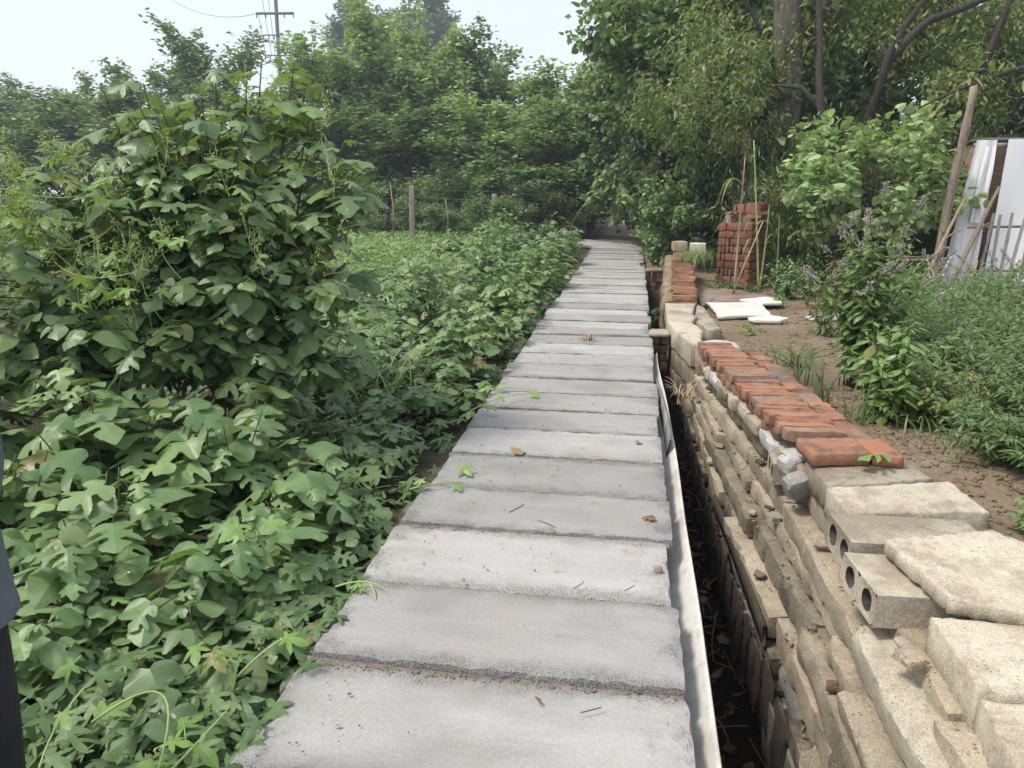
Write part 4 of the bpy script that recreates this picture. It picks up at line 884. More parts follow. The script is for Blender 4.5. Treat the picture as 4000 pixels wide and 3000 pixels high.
o = link("crop_field", leaf_mesh("crop_field", lv.done(), SMALL, rg), MAT['crop']); setp(o, "bright green low crop filling the field beyond the mulberry shrubs", "crop", kind="stuff")
# ================================================================== TREES
def tree_parts(seed, h, rx, rz, zc, trunk_r, nlimb, ntwig, nleaf, ls, spray=.38, droop=.3, low=.25, lean=0.0, up=.25, lead=0):
    """returns (wood MB, Leaves); base at origin; crown: lumpy ellipsoid centred at height zc"""
    rg = np.random.default_rng(seed); mb = MB(); lv = Leaves()
    top = np.array((lean*h+rg.normal(0, .15), rg.normal(0, .15), zc+rz*.55)); base = np.zeros(3)
    tp = bez(base, np.array((rg.normal(0, .2), rg.normal(0, .2), h*.45)), top, 12); mb.tube(tp, np.linspace(trunk_r, trunk_r*.22, 12), 8)
    tips = []
    for i in range(nlimb):
        u = unit(rg.normal(0, 1, 3)); u[2] = u[2]*.9+.15; u = unit(u); c = np.array((top[0]*.5, top[1]*.5, zc))+u*np.array((rx, rx, rz))*rg.uniform(.55, .92)
        t = rg.uniform(low, .85); p0 = tp[int(t*11)]; ctl = (p0+c)/2+np.array((0, 0, -.05*h+.12*rx)); lp = bez(p0, ctl, c, 8); mb.tube(lp, np.linspace(trunk_r*.38, trunk_r*.08, 8), 5)
        cr = rg.uniform(.28, .52)*rx
        for j in range(ntwig):
            v = unit(rg.normal(0, 1, 3)+u*.5)*cr*rg.uniform(.35, 1.0)*np.array((1, 1, .8)); e = c+v+np.array((0, 0, up*cr*.4)); s0 = lp[rg.integers(3, 8)]
            mb.tube(bez(s0, (s0+e)/2+np.array((0, 0, .06)), e, 4), (trunk_r*.07, trunk_r*.05, trunk_r*.035, trunk_r*.02), 3, False); tips.append((s0, e))
    for i in range(lead):
        c = np.array((rg.normal(0, .42)*rx, rg.normal(0, .42)*rx, zc+rz*rg.uniform(.95, 1.28))); p0 = tp[8]; mb.tube(bez(p0, (p0+c)/2+rg.normal(0, .15, 3), c, 6), np.linspace(trunk_r*.2, trunk_r*.05, 6), 4)
        for j in range(ntwig):
            t = rg.uniform(.55, 1.05); s0 = p0+(c-p0)*t; e = s0+np.array((rg.normal(0, .16)*rx, rg.normal(0, .16)*rx, rg.uniform(.1, .3)*rx)); mb.tube(np.array([s0, e]), (trunk_r*.05, trunk_r*.03), 3, False); tips.append((s0, e))
    per = max(1, nleaf//len(tips))
    for s0, e in tips:
        t = rg.uniform(.25, 1.12, per)[:, None]; p = s0+(e-s0)*t+rg.normal(0, spray*.45, (per, 3))*np.array((1, 1, .75))
        ax = unit(e-s0); az = rg.uniform(0, 6.28, per); h_ = np.c_[np.cos(az), np.sin(az), np.zeros(per)]
        d = unit(h_+ax*.6+np.array((0, 0, -1.0))*rg.uniform(-.2, 1.0, per)[:, None]*droop*2); n_ = unit(np.array((0, 0, .75))+h_*.5+rg.normal(0, .55, (per, 3)))
        lv.add(p, d, n_, ls*rg.uniform(.6, 1.25, per))
    return mb, lv
def make_tree_meshes(seed, protos, **kw):
    mb, lv = tree_parts(seed, **kw); rg = np.random.default_rng(seed+1)
    wm = raw_mesh("trunk", np.concatenate(mb.v), [np.concatenate(x) for x in mb.f.values()], True)
    return wm, leaf_mesh("crown", lv.done(), protos, rg)
def plant_tree(meshes, name, label, cat, loc, sc, rz, wood, leafm, group=None):
    wm, cm = meshes; e = empty(name, loc, label, cat, group); e.rotation_euler = (0, 0, rz); e.scale = sc if isinstance(sc, tuple) else (sc,)*3
    for nm, me, mt in (("trunk", wm, wood), ("crown", cm, leafm)):
        o = bpy.data.objects.new(nm, me); COL.objects.link(o); o.parent = e
        if not me.materials: me.materials.append(mt)
        o.material_slots[0].link = 'OBJECT'; o.material_slots[0].material = mt
    return e
# meshes shared by the tree line (height about 8 m)
TA = make_tree_meshes(101, TINY, h=8, rx=2.6, rz=3.6, zc=4.2, trunk_r=.10, nlimb=30, ntwig=12, nleaf=20000, ls=.25, spray=.36, droop=.3, up=.6, lead=7)
TB = make_tree_meshes(202, TINY, h=8, rx=2.4, rz=3.5, zc=4.4, trunk_r=.10, nlimb=28, ntwig=12, nleaf=18000, ls=.28, spray=.40, droop=.4, up=.6, lead=7)
TC = make_tree_meshes(303, TINY, h=8, rx=2.9, rz=3.4, zc=4.0, trunk_r=.11, nlimb=32, ntwig=12, nleaf=24000, ls=.22, spray=.34, droop=.2, up=.6, lead=7)
TS = make_tree_meshes(404, TINY, h=3, rx=1.6, rz=1.25, zc=1.35, trunk_r=.05, nlimb=16, ntwig=9, nleaf=9000, ls=.13, spray=.24, droop=.25, low=.05)
TP = make_tree_meshes(505, TINY, h=24, rx=3.2, rz=10.5, zc=13.5, trunk_r=.32, nlimb=60, ntwig=10, nleaf=24000, ls=.5, spray=.8, droop=.2, up=.8)
GT = "tree line beyond the crop field"
spec = [ # x, y, scale, mesh, material, label
 (-13.6, 31.0, (1.0, 1, 0.814), TA, 'treepale', "yellow-tipped bushy tree at the left end of the central tree mass"),
 (-10.9, 32.5, (.95, 1, 0.976), TB, 'treepale', "tallest pale tree of the central tree mass below the poplars"),
 (-8.3, 31.6, (.95, 1, 0.886), TC, 'treepale', "pale feathery tree right of the tallest central tree"),
 (-6.4, 33.0, (.85, 1, 0.832), TA, 'tree', "darker tree with upright tips right of the pale feathery tree"),
 (-3.8, 31.5, (.9, 1, 0.669), TB, 'treepale', "silvery tree above the far end of the path on its left"),
 (-1.6, 29.5, (.95, 1, 0.672), TC, 'tree', "dense green tree directly above the end of the path"),
 (-11.8, 29.0, (.85, .9, 0.528), TC, 'tree', "dark low tree in front of the tallest pale tree"),
 (-8.6, 28.6, (.9, .9, 0.496), TA, 'tree', "dark rounded tree behind the middle concrete post"),
 (-5.6, 28.2, (.85, .9, 0.528), TB, 'treepale', "light green tree behind the right concrete post"),
 (-2.9, 26.6, (.85, .9, 0.496), TC, 'tree', "leafy tree hanging over the wire fence near the path end"),
 (-15.8, 29.6, (.9, .9, 0.592), TB, 'tree', "dark tree peeping out behind the top of the big bush"),
 (-19.5, 34.0, (1.0, 1, 0.93), TA, 'tree', "tree with loose top below the utility pole"),
 (-24.5, 38.0, (.9, .9, 0.857), TB, 'tree', "tree with two upright tips left of the utility pole"),
 (-30.5, 41.0, (1.0, 1.0, 0.89), TC, 'tree', "hazy tree with a pointed top above the bush's left half"),
 (-37.5, 44.0, (1.1, 1.1, 0.84), TA, 'tree', "hazy tree second from the left frame edge"),
 (-44.0, 45.0, (1.3, 1.2, 0.991), TB, 'tree', "hazy round tree at the left frame edge"),
 (-27.0, 33.0, (1.1, 1.1, 0.672), TC, 'tree', "dim lower tree in front of the hazy left trees"),
 (-33.5, 36.0, (1.2, 1.1, 0.689), TA, 'tree', "dim lower tree behind the leftmost shoulder of the bush"),
 (-40.0, 38.0, (1.2, 1.1, 0.706), TC, 'tree', "dim lower tree at the far left edge of the frame"),
 (-21.5, 30.0, (1.0, 1.0, 0.605), TB, 'tree', "dim lower tree behind the middle of the big bush"),
]
rr = random.Random(3)
for (x, y, sc, ms, mk, lab) in spec: plant_tree(ms, "tree", lab, "tree", (x, y, -.2), sc, rr.uniform(0, 6.28), MAT['bark'], MAT[mk], GT)
for k, (x, y, s, lab) in enumerate([(-34.5, 97, 1.12, "tall bluish poplar standing left of its twin beyond the trees"), (-28.0, 101, 1.18, "tall bluish poplar standing right of its twin beyond the trees")]):
    plant_tree(TP, "poplar_tree", lab, "tree", (x, y, -.2), (s*1.15, s*1.15, s), k*2.0, MAT['bark'], MAT['farleaf'], "pair of far poplars")
for k, (x, y, s, lab) in enumerate([(-11.6, 26.6, .9, "round bush at the foot of the left concrete post"), (-9.3, 27.0, .95, "bush between the left and middle concrete posts"), (-6.9, 26.6, .85, "bush just right of the middle concrete post"), (-5.5, 25.6, .95, "creeper-covered bush left of the right concrete post"),
                                     (-3.9, 26.0, .9, "bush just right of the right concrete post"), (-8.4, 24.8, .55, "small bush in front of the middle concrete post"), (-2.6, 23.4, .8, "bush beside the bend at the end of the path"), (-4.0, 22.2, .62, "low bush left of the path's bend"), (-10.5, 24.6, .6, "small bush in front of the left concrete post"), (-13.5, 26.0, 1.0, "bush half hidden by the right flank of the big mulberry"), (-16.5, 27.5, 1.2, "shadowed bush behind the big mulberry's right half"), (-6.0, 23.6, .5, "low bush at the edge of the crop field"), (-1.5, 25.4, 1.0, "dark bush closing the view past the path end")]):
    plant_tree(TS, "bush", lab, "bush", (x, y, -.2), s, k*1.3, MAT['bark'], MAT['tree' if k % 3 else 'vine'], "bushes along the wire fence")

# ---- right side: trees and creepers crowding the path end
RB = make_tree_meshes(606, [HRTT, SMALL[0]], h=6, rx=2.2, rz=2.2, zc=3.0, trunk_r=.10, nlimb=20, ntwig=10, nleaf=13000, ls=.16, spray=.22, droop=.5, low=.1)
RP = make_tree_meshes(707, [small(.2, .5, .5), small(.17, .4, .3)], h=5, rx=2.2, rz=1.3, zc=3.1, trunk_r=.09, nlimb=18, ntwig=10, nleaf=15000, ls=.14, spray=.22, droop=.7, low=.3)
RV = make_tree_meshes(808, [HRTT], h=3, rx=1.2, rz=1.6, zc=1.5, trunk_r=.05, nlimb=18, ntwig=9, nleaf=7000, ls=.12, spray=.22, droop=.8, low=.05)
RD = make_tree_meshes(616, [HRTT], h=9, rx=1.7, rz=3.4, zc=5.6, trunk_r=.2, nlimb=30, ntwig=11, nleaf=15000, ls=.24, spray=.15, droop=.9, low=.3)
GR = "trees crowding the right of the path end"
for (x, y, sc, ms, mk, lab) in [
  (.35, 21.5, (1.0, 1.0, 1.12), RB, 'tree', "tall leafy tree rising just right of where the path ends"),
  (1.3, 22.5, (1.0, 1.0, 1.0), RD, 'vine', "tall dark tree with dangling leaves against the sky at the top"),
  (2.4, 18.6, (1.25, 1.25, 1.5), RB, 'tree', "dense dark tree filling the space left of the thick grey trunk"),
  (.9, 19.6, (1.1, 1.1, 1.5), RB, 'tree', "dense tree leaning over the last slabs of the path"),
  (1.7, 17.6, (1.0, 1.0, 1.0), RB, 'treepale', "broad drooping-leaved tree hanging over the path's far right"),
  (3.2, 21.0, (1.3, 1.3, 1.45), RB, 'treepale', "tree filling the gap behind the thick grey trunk"),
  (6.2, 21.5, (1.4, 1.4, 1.55), RB, 'treeyel', "yellow-green tree behind the long dark limb"),
  (9.5, 20.5, (1.4, 1.4, 1.5), RB, 'tree', "tree at the top right corner behind the shed"),
  (1.55, 15.2, (.75, .75, 1.0), RP, 'treeyel', "long-leaved tree spreading above the low brick wall"),
  (6.6, 14.8, (1.0, 1.0, 1.05), RP, 'treeyel', "long-leaved tree spreading behind the wooden pole")]:
    plant_tree(ms, "tree", lab, "tree", (x, y, -.1), sc, rr.uniform(0, 6.28), MAT['darkbark'], MAT[mk], GR)
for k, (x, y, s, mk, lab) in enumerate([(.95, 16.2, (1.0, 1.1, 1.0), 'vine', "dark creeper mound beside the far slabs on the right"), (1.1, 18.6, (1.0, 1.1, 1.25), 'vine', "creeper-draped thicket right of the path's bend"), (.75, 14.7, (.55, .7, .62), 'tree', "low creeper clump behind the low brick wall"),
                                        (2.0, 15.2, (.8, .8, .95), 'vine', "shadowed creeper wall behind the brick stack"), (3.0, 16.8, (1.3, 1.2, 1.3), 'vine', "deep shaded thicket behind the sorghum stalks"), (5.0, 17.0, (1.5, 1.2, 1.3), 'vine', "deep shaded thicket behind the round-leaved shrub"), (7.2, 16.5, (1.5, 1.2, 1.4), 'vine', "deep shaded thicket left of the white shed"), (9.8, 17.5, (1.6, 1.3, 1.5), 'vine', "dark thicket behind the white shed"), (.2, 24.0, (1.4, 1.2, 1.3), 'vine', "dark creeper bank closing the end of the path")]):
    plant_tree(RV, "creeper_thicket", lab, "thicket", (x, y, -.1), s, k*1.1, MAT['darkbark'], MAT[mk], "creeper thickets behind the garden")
# round-leaved shrub in front of the thicket
LT = make_tree_meshes(909, [HRTT, OVAL[0]], h=2.4, rx=1.15, rz=.9, zc=1.45, trunk_r=.04, nlimb=26, ntwig=10, nleaf=6000, ls=.125, spray=.17, droop=.6, low=.2)
plant_tree(LT, "round_leaved_shrub", "pale round-leaved shrub spreading between the sorghum and the wooden pole", "shrub", (3.5, 12.2, -.05), (1.18, 1.0, 1.12), .6, MAT['darkbark'], MAT['treepale'])
DS = make_tree_meshes(919, OVAL, h=1.5, rx=.5, rz=.55, zc=1.0, trunk_r=.03, nlimb=14, ntwig=8, nleaf=1300, ls=.10, spray=.12, droop=.2, low=.1)
plant_tree(DS, "evergreen_shrub", "glossy dark shrub growing up behind the top of the brick stack", "shrub", (1.75, 13.1, .1), (1.0, 1.0, 1.18), 0, MAT['darkbark'], MAT['tree'])
# big tree with a thick grey trunk and long dark limbs
rg = np.random.default_rng(61)
TO = (2.7, 15.4, -.1); bt = empty("large_tree", TO, "large tree with thick grey trunk and branching limbs at the top right", "tree")
mb = MB()
mb.tube(np.array([(2.70, 15.4, -.1), (2.72, 15.4, 1.5), (2.68, 15.4, 3.2), (2.60, 15.5, 5.2), (2.5, 15.6, 7.5)]), (.36, .31, .29, .27, .2), 12); mb.build("trunk", MAT['bark'], bt, True, TO)
limbs = [[(2.95, 13.8, 1.6), (3.0, 13.5, 2.4), (2.86, 13.6, 3.3), (2.75, 13.8, 4.6), (2.5, 14, 5.5)], [(3.9, 14.6, 1.6), (3.85, 14.2, 2.6), (4.0, 14.0, 3.6), (4.4, 14.2, 4.3), (4.9, 14.2, 4.9), (5.6, 14.4, 5.2)], [(4.0, 14.05, 3.5), (4.6, 14.1, 4.15), (5.4, 14.2, 4.45), (6.2, 14.4, 4.6)], [(2.68, 15.4, 3.0), (2.2, 15.0, 4.0), (1.6, 14.8, 5.0)], [(2.65, 15.4, 3.4), (3.3, 15.0, 4.6), (3.7, 14.8, 5.8)], [(3.0, 13.6, 2.7), (2.6, 13.6, 3.1), (2.2, 13.7, 3.15)], [(4.9, 13.8, 1.0), (5.1, 13.6, 2.6), (5.6, 13.8, 4.2), (6.1, 14, 5.6)]]
for l_ in limbs:
    p = np.array(l_); q = np.concatenate([bez(p[i], (p[i]+p[i+1])/2+rg.normal(0, .05, 3), p[i+1], 4)[:-1] for i in range(len(p)-1)]+[p[-1:]])
    r0 = .085 if len(l_) > 3 else .06; m1 = MB(); m1.tube(q, np.linspace(r0, r0*.35, len(q)), 8); m1.build("limb", MAT['darkbark'], bt, True, TO)
lv = Leaves(); n = 26000
cc = np.array([(2.2+rg.normal(0, 1.6), 16.6+rg.normal(0, .8), rg.uniform(3.9, 7.5)) for _ in range(60)]+[(6.0+rg.normal(0, 2.2), 15.9+rg.normal(0, 1.0), rg.uniform(3.7, 7.5)) for _ in range(80)])
cc[:, 0] = np.maximum(cc[:, 0], 1.3); p = cc[rg.integers(0, len(cc), n)]+rg.normal(0, .34, (n, 3)); az = rg.uniform(0, 6.28, n); h_ = np.c_[np.cos(az), np.sin(az), np.zeros(n)]
lv.add(p, unit(h_+np.array((0, 0, -.7))), unit(h_*.6+np.array((0, 0, 1.0))+rg.normal(0, .3, (n, 3))), (.12*rg.uniform(.6, 1.2, n)))
o = link("crown", leaf_mesh("crown", lv.done(), [SMALL[0], PEACH[0]], rg, TO), MAT['treeyel'], bt); o["kind"] = "stuff"
# bamboo thicket
def bamboo(lab, x0, x1, y0, y1, n, hmax, seed):
    rg = np.random.default_rng(seed); O = ((x0+x1)/2, (y0+y1)/2, -.1); e = empty("bamboo_clump", O, lab, "bamboo", "bamboo behind the garden"); mb = MB(); lv = Leaves()
    for _ in range(n):
        x, y = rg.uniform(x0, x1), rg.uniform(y0, y1); h = hmax*rg.uniform(.5, 1); tip = np.array((x+rg.normal(0, .35), y+rg.normal(-.2, .35), h)); b0 = np.array((x, y, -.1)); pts = bez(b0, np.array((x, y, h*.7)), tip, 8); mb.tube(pts, np.linspace(.016, .004, 8), 5)
        k = 200; t = rg.uniform(.12, 1, k); q = b0+(tip-b0)*t[:, None]+rg.normal(0, .24, (k, 3)); az = rg.uniform(0, 6.28, k); h_ = np.c_[np.cos(az), np.sin(az), np.zeros(k)]
        lv.add(q, unit(h_+np.array((0, 0, -1.0))*rg.uniform(.2, 1.5, k)[:, None]), unit(h_*.7+np.array((0, 0, 1.0))+rg.normal(0, .3, (k, 3))), .145*rg.uniform(.6, 1.25, k))
    mb.build("canes", MAT['stem'], e, True, O); o = link("foliage", leaf_mesh("foliage", lv.done(), LANCE, rg, O), MAT['bamboo'], e); o["kind"] = "stuff"
bamboo("bamboo clump in front of the thick grey trunk", 1.9, 3.6, 14.0, 15.0, 60, 2.7, 71); bamboo("bamboo clump behind the round-leaved shrub", 3.4, 5.4, 13.8, 15.2, 70, 2.8, 72); bamboo("bamboo clump between the wooden pole and the shed", 4.6, 6.6, 13.2, 14.6, 60, 2.6, 73); bamboo("bamboo sprays arching over the sorghum heads", 2.0, 2.9, 12.9, 13.5, 18, 1.9, 74)
# leafy branch reaching in at the right edge
rg = np.random.default_rng(77)
O = (5.6, 11.5, 0); br = empty("overhanging_branch", O, "drooping leafy branch reaching in from the right edge above the shed", "branch"); mb = MB(); lv = Leaves()
mb.tube(bez(np.array((6.6, 11.6, 3.3)), np.array((4.6, 10.6, 3.1)), np.array((3.35, 10.25, 2.45)), 14), np.linspace(.045, .012, 14), 7)
for a_, b0 in [((4.6, 10.7, 2.95), (4.0, 10.3, 3.0)), ((4.2, 10.5, 2.85), (3.7, 10.0, 2.7)), ((5.2, 9.0, 2.9), (4.0, 7.9, 1.95)), ((5.2, 9.0, 2.7), (3.95, 7.8, 2.25)), ((4.9, 8.8, 2.3), (4.1, 8.0, 1.7)), ((5.0, 10.8, 3.0), (4.3, 10.0, 2.6)), ((4.8, 10.6, 3.0), (4.5, 10.0, 2.4)), ((3.9, 10.4, 2.75), (3.4, 10.0, 2.25))]:
    shoot(lv, mb, rg, a_, b0, 15, .17, .008, .15, .08, (.3, 1.1), .12)
leaf_objects(br, lv.done(), PEACH, rg, MAT['treeyel'], O); mb.build("twigs", MAT['darkbark'], br, True, O)
# ================================================================== GARDEN PLANTS
def herb(name, lab, cat, O, nst, h, rad, nl, ls, protos, mat, seed, flowers=None, whorl=True, nobj=0, stem=.0045, group=None, droop=(.0, .6), lean=(0, 0)):
    rg = np.random.default_rng(seed); e = empty(name, O, lab, cat, group); mb = MB(); lv = Leaves(); fl = Leaves(); O = np.array(O)
    for _ in range(nst):
        az = rg.uniform(0, 6.28); rr = rad*math.sqrt(rg.uniform(0, 1)); hh = h*rg.uniform(.62, 1.0)*(1-.35*(rr/rad)**2)
        b0 = O+np.array((rg.normal(0, rad*.12), rg.normal(0, rad*.12), 0)); tip = O+np.array((rr*math.cos(az)+lean[0], rr*math.sin(az)+lean[1], hh)); c = b0*.5+tip*.5+np.array((-.2*rr*math.cos(az), -.2*rr*math.sin(az), .22*hh))
        pts = bez(b0, c, tip, 10); mb.tube(pts, np.linspace(stem, stem*.45, 10), 5)
        fine = bez(b0, c, tip, 41)
        for i in range(nl):
            t = .12+.88*(i+rg.uniform(0, 1))/nl; p = fine[int(t*40)]; a0 = rg.uniform(0, 6.28)
            for k in range(2 if whorl else 1):
                aa = a0+k*math.pi; hv_ = np.array((math.cos(aa), math.sin(aa), 0)); s = ls*rg.uniform(.6, 1.15)*(1-.45*max(0, t-.7)/.3)
                lv.add(p+hv_*s*.25, unit(hv_+np.array((0, 0, -rg.uniform(*droop)))), unit(np.array((0, 0, 1.0))+hv_*.4+rg.normal(0, .22, 3)), s)
        if flowers and rg.random() < flowers[1]:
            L_ = flowers[0]*rg.uniform(.6, 1.2); d = unit(tip-c); k = int(110*L_/.1); t = rg.uniform(0, 1, k)[:, None]; aa = rg.uniform(0, 6.28, k); hv_ = np.c_[np.cos(aa), np.sin(aa), np.zeros(k)]
            rr_ = .013*(1.1-.6*t)*(1+.5*np.sin(t*40)); fl.add(tip+d*t*L_+hv_*rr_, unit(hv_+np.array((0, 0, .5))), rg.normal(0, 1, (k, 3)), .014*rg.uniform(.6, 1.3, k)); mb.tube(np.array([tip, tip+d*L_]), .0025, 4)
    arr = lv.done()
    if nobj:
        a, arr = split(arr, nobj); leaf_objects(e, a, protos, rg, MAT[mat], O)
    if len(arr[0]): o = link("foliage", leaf_mesh("foliage", arr, protos, rg, O), MAT[mat], e); o["kind"] = "stuff"
    if fl.p: o = link("flower_spikes", leaf_mesh("flower_spikes", fl.done(), TINY, rg, O), MAT['purple'], e); o["kind"] = "stuff"
    mb.build("stems", MAT['stem'], e, True, O); return e
GP = "flowering mint plants in the garden"
herb("mint_plant", "tall mint with grey-purple flower spikes behind the red bricks", "herb", (1.67, 5.61, .105), 34, 1.48, .42, 18, .10, OVAL, 'mint', 301, (.12, .95), nobj=280, group=GP, lean=(.03, 0))
herb("mint_plant", "smaller flowering mint left of the tall mint", "herb", (2.05, 8.2, -.02), 9, .85, .30, 10, .08, OVAL, 'mint', 302, (.10, .9), group=GP, lean=(-.1, 0))
herb("mint_plant", "flowering mint in front of the leaning sticks", "herb", (3.35, 9.3, -.02), 16, .95, .45, 12, .08, OVAL, 'mint', 303, (.10, .9), group=GP)
herb("mint_plant", "flowering mint in front of the picket fence", "herb", (4.1, 9.2, -.02), 22, .95, .60, 12, .085, OVAL, 'mint', 304, (.11, .8), group=GP)
herb("mint_plant", "flowering mint at the right frame edge below the fence", "herb", (3.9, 7.9, -.02), 20, 1.0, .5, 12, .085, OVAL, 'mint', 305, (.11, .8), group=GP)
herb("leafy_bush", "dark leafy bush at the foot of the sorghum stalks", "shrub", (2.15, 10.9, -.02), 34, .68, .48, 13, .085, OVAL, 'tree', 306, whorl=True)
herb("leafy_bush", "second dark leafy bush right of the brick stack's foot", "shrub", (2.55, 11.4, -.02), 24, .75, .4, 11, .085, OVAL, 'mint', 316)
herb("bright_plant", "bright green broad-leaved plant between the bricks and feathery herbs", "herb", (1.52, 4.5, .175), 24, .68, .30, 12, .105, OVAL, 'brt', 307, nobj=160)
herb("bright_plant", "small bright seedling on the soil by the dark leafy bush", "herb", (1.95, 10.2, .0), 5, .2, .12, 5, .07, OVAL, 'brt', 308, group="small seedlings")
herb("bright_plant", "small seedling sprouting on the soil in front of the white boards", "herb", (1.3, 8.25, .0), 4, .08, .08, 4, .05, OVAL, 'brt', 309, group="small seedlings")
herb("weed", "green weed sprouting among stones at the bottom right", "weed", (.93, 1.52, .05), 9, .17, .10, 7, .045, HOPL, 'hop', 310, group="weeds rooted in the wall")
herb("weed", "tiny weed on the wall steps at the bottom edge", "weed", (.80, 1.45, -.08), 5, .08, .06, 5, .035, HOPL, 'hop', 311, group="weeds rooted in the wall")
herb("weed", "weed clump on the soil at the right edge beyond the cap slabs", "weed", (1.59, 2.93, .25), 10, .16, .13, 7, .06, OVAL, 'brt', 312)
herb("weed", "low green clump at the left foot of the brick stack", "weed", (1.35, 11.75, -.02), 22, .20, .35, 6, .06, SMALL, 'brt', 313, group="weeds around the brick stack")
herb("weed", "low green clump at the right foot of the brick stack", "weed", (1.75, 11.45, -.02), 22, .18, .35, 6, .06, SMALL, 'mint', 314, group="weeds around the brick stack")
herb("weed", "sparse weeds on the soil behind the back row of bricks", "weed", (1.38, 6.43, .055), 20, .22, .35, 6, .045, PEACH, 'brt', 315)
herb("weed", "weeds rooted in the ditch beside the low brick wall", "weed", (.34, 10.2, -.33), 22, .30, .14, 6, .07, HOPL, 'hopd', 317)
GM = "feathery herb mounds on the right"
for q, (x, y, r_, h, lab) in enumerate([(1.92, 3.8, .42, .30, "lowest feathery herb mound nearest the bottom right"), (1.74, 4.5, .36, .36, "feathery olive herb mound spilling onto the bare soil"), (2.25, 4.4, .5, .5, "feathery herb mound at the right edge above the lowest mound"), (2.12, 5.5, .5, .55, "silvery herb mound right of the bright broad-leaved plant"),
        (2.87, 5.73, .6, .70, "silvery herb mound in the middle of the right edge"), (2.69, 7.04, .6, .68, "grey-green herb mound behind the tall mint"), (3.34, 7.17, .6, .8, "tall grey-green herb mound near the right edge"), (2.95, 8.4, .6, .66, "far feathery herb mound before the leaning sticks"), (1.79, 5.25, .3, .35, "small feathery herb tuft under the tall mint"), (2.42, 3.5, .5, .45, "feathery herb mound at the right edge beside the cap slabs"), (2.1, 4.95, .42, .5, "middle feathery mound behind the olive herb mound"), (2.6, 5.0, .5, .62, "dense feathery mound right of the middle mound"), (2.5, 6.4, .5, .62, "green herb mound just right of the tall mint"), (3.0, 6.5, .55, .78, "tall green herb mound above the silvery mounds"), (2.25, 7.3, .4, .45, "low green herb mound at the edge of the bare soil"), (3.5, 8.2, .6, .75, "far green herb mound below the picket fence")]):
    herb("mugwort_mound", lab, "herb", (x, y, float(zgar(y))-.03), int(85*r_/.5), h*1.18, r_*1.15, 24, .072 if q in (0, 1, 2) else .085, [PEACH[0], SMALL[1]] if q % 2 else [PEACH[1], PEACH[0]], 'mug' if q != 1 else 'treeyel', 330+q, stem=.003, group=GM, droop=(-.3, .5))
for q, (x, y, n, h, r_, lab) in enumerate([(2.0, 5.05, 26, .55, .34, "dark leafy shrub among the feathery herb mounds"), (2.55, 5.7, 30, .72, .42, "dark leafy shrub behind the silvery herb mound"), (2.85, 4.9, 26, .66, .40, "dark leafy shrub at the right edge between feathery mounds"), (2.2, 6.6, 26, .62, .36, "dark leafy shrub right of the tall mint's foot"), (3.2, 6.0, 30, .85, .45, "tall dark leafy shrub at the middle of the right edge"), (3.0, 7.6, 30, .8, .45, "dark leafy shrub below the leaning sticks")]):
    herb("garden_shrub", lab, "shrub", (x, y, float(zgar(y))-.03), n, h, r_, 13, .085, OVAL+SMALL, 'tree' if q % 2 else 'mint', 370+q, group="dark shrubs among the feathery herbs")
# spring onions
rg = np.random.default_rng(9)
for q, (x, y, n, lab) in enumerate([(1.24, 4.84, 16, "clump of spring onions beside the back row of bricks"), (1.25, 5.67, 12, "second clump of spring onions further along the bricks"), (1.32, 4.34, 9, "thin spring onions by the bright broad-leaved plant")]):
    zo = float(zgar(y)); e = empty("spring_onion", (x, y, zo), lab, "onion", "spring onions")
    for _ in range(n):
        m1 = MB(); b0 = np.array((x+rg.normal(0, .05), y+rg.normal(0, .06), zo-.03)); t = b0+np.array((rg.normal(0, .06), rg.normal(0, .06), rg.uniform(.18, .36))); m1.tube(bez(b0, b0+np.array((0, 0, .2)), t, 6), (.005, .0055, .005, .004, .003, .001), 5); m1.build("leaf", MAT['onion'], e, True, (x, y, zo))
# grass hanging over the low brick wall
def grass(name, lab, O, n, ln, spread, mat, seed, drp=1.0, parent=None):
    rg = np.random.default_rng(seed); lv = Leaves(); O = np.array(O, float); mbg = MB()
    for _ in range(n):
        az = rg.uniform(0, 6.28); h_ = np.array((math.cos(az), math.sin(az), 0)); l_ = ln*rg.uniform(.5, 1.1); b0 = O+rg.normal(0, spread, 3)*np.array((1, 1, .1)); c = b0+h_*l_*.25+np.array((0, 0, l_*.6)); t = b0+h_*l_*.65+np.array((0, 0, l_*(.55-drp*rg.uniform(.1, .9))))
        p = bez(b0, c, t, 6); w = np.array((-h_[1], h_[0], 0))*.0042*np.array([1, 1.1, 1, .8, .5, .08])[:, None]; v = np.concatenate([p-w, p+w]); i = np.arange(5); mbg.add(v, [np.stack([i, i+6, i+7, i+1], 1)], rg.random())
    o = mbg.build(name, mat, parent, False, O, True); o.location = O; return setp(o, lab, "grass")
grass("grass_tuft", "green grass hanging over the right side of the low brick wall", (.92, 11.9, .42), 170, .55, .12, MAT['brt'], 41, 1.3)
grass("grass_tuft", "dry grass stalks sticking out of the wall beside the middle slabs", (.47, 6.4, -.30), 26, .42, .03, MAT['straw'], 42, .4)
grass("grass_tuft", "sparse grass on the soil near the spring onions", (1.25, 6.63, .05), 60, .22, .16, MAT['onion'], 43, .4)
grass("grass_tuft", "grass growing at the foot of the feathery herbs", (1.76, 4.07, .21), 60, .3, .12, MAT['onion'], 44, .6)
grass("grass_tuft", "long leaning grass between the big bush and the shrubs", (-1.85, 5.2, -.1), 40, .9, .15, MAT['brt'], 45, .3)
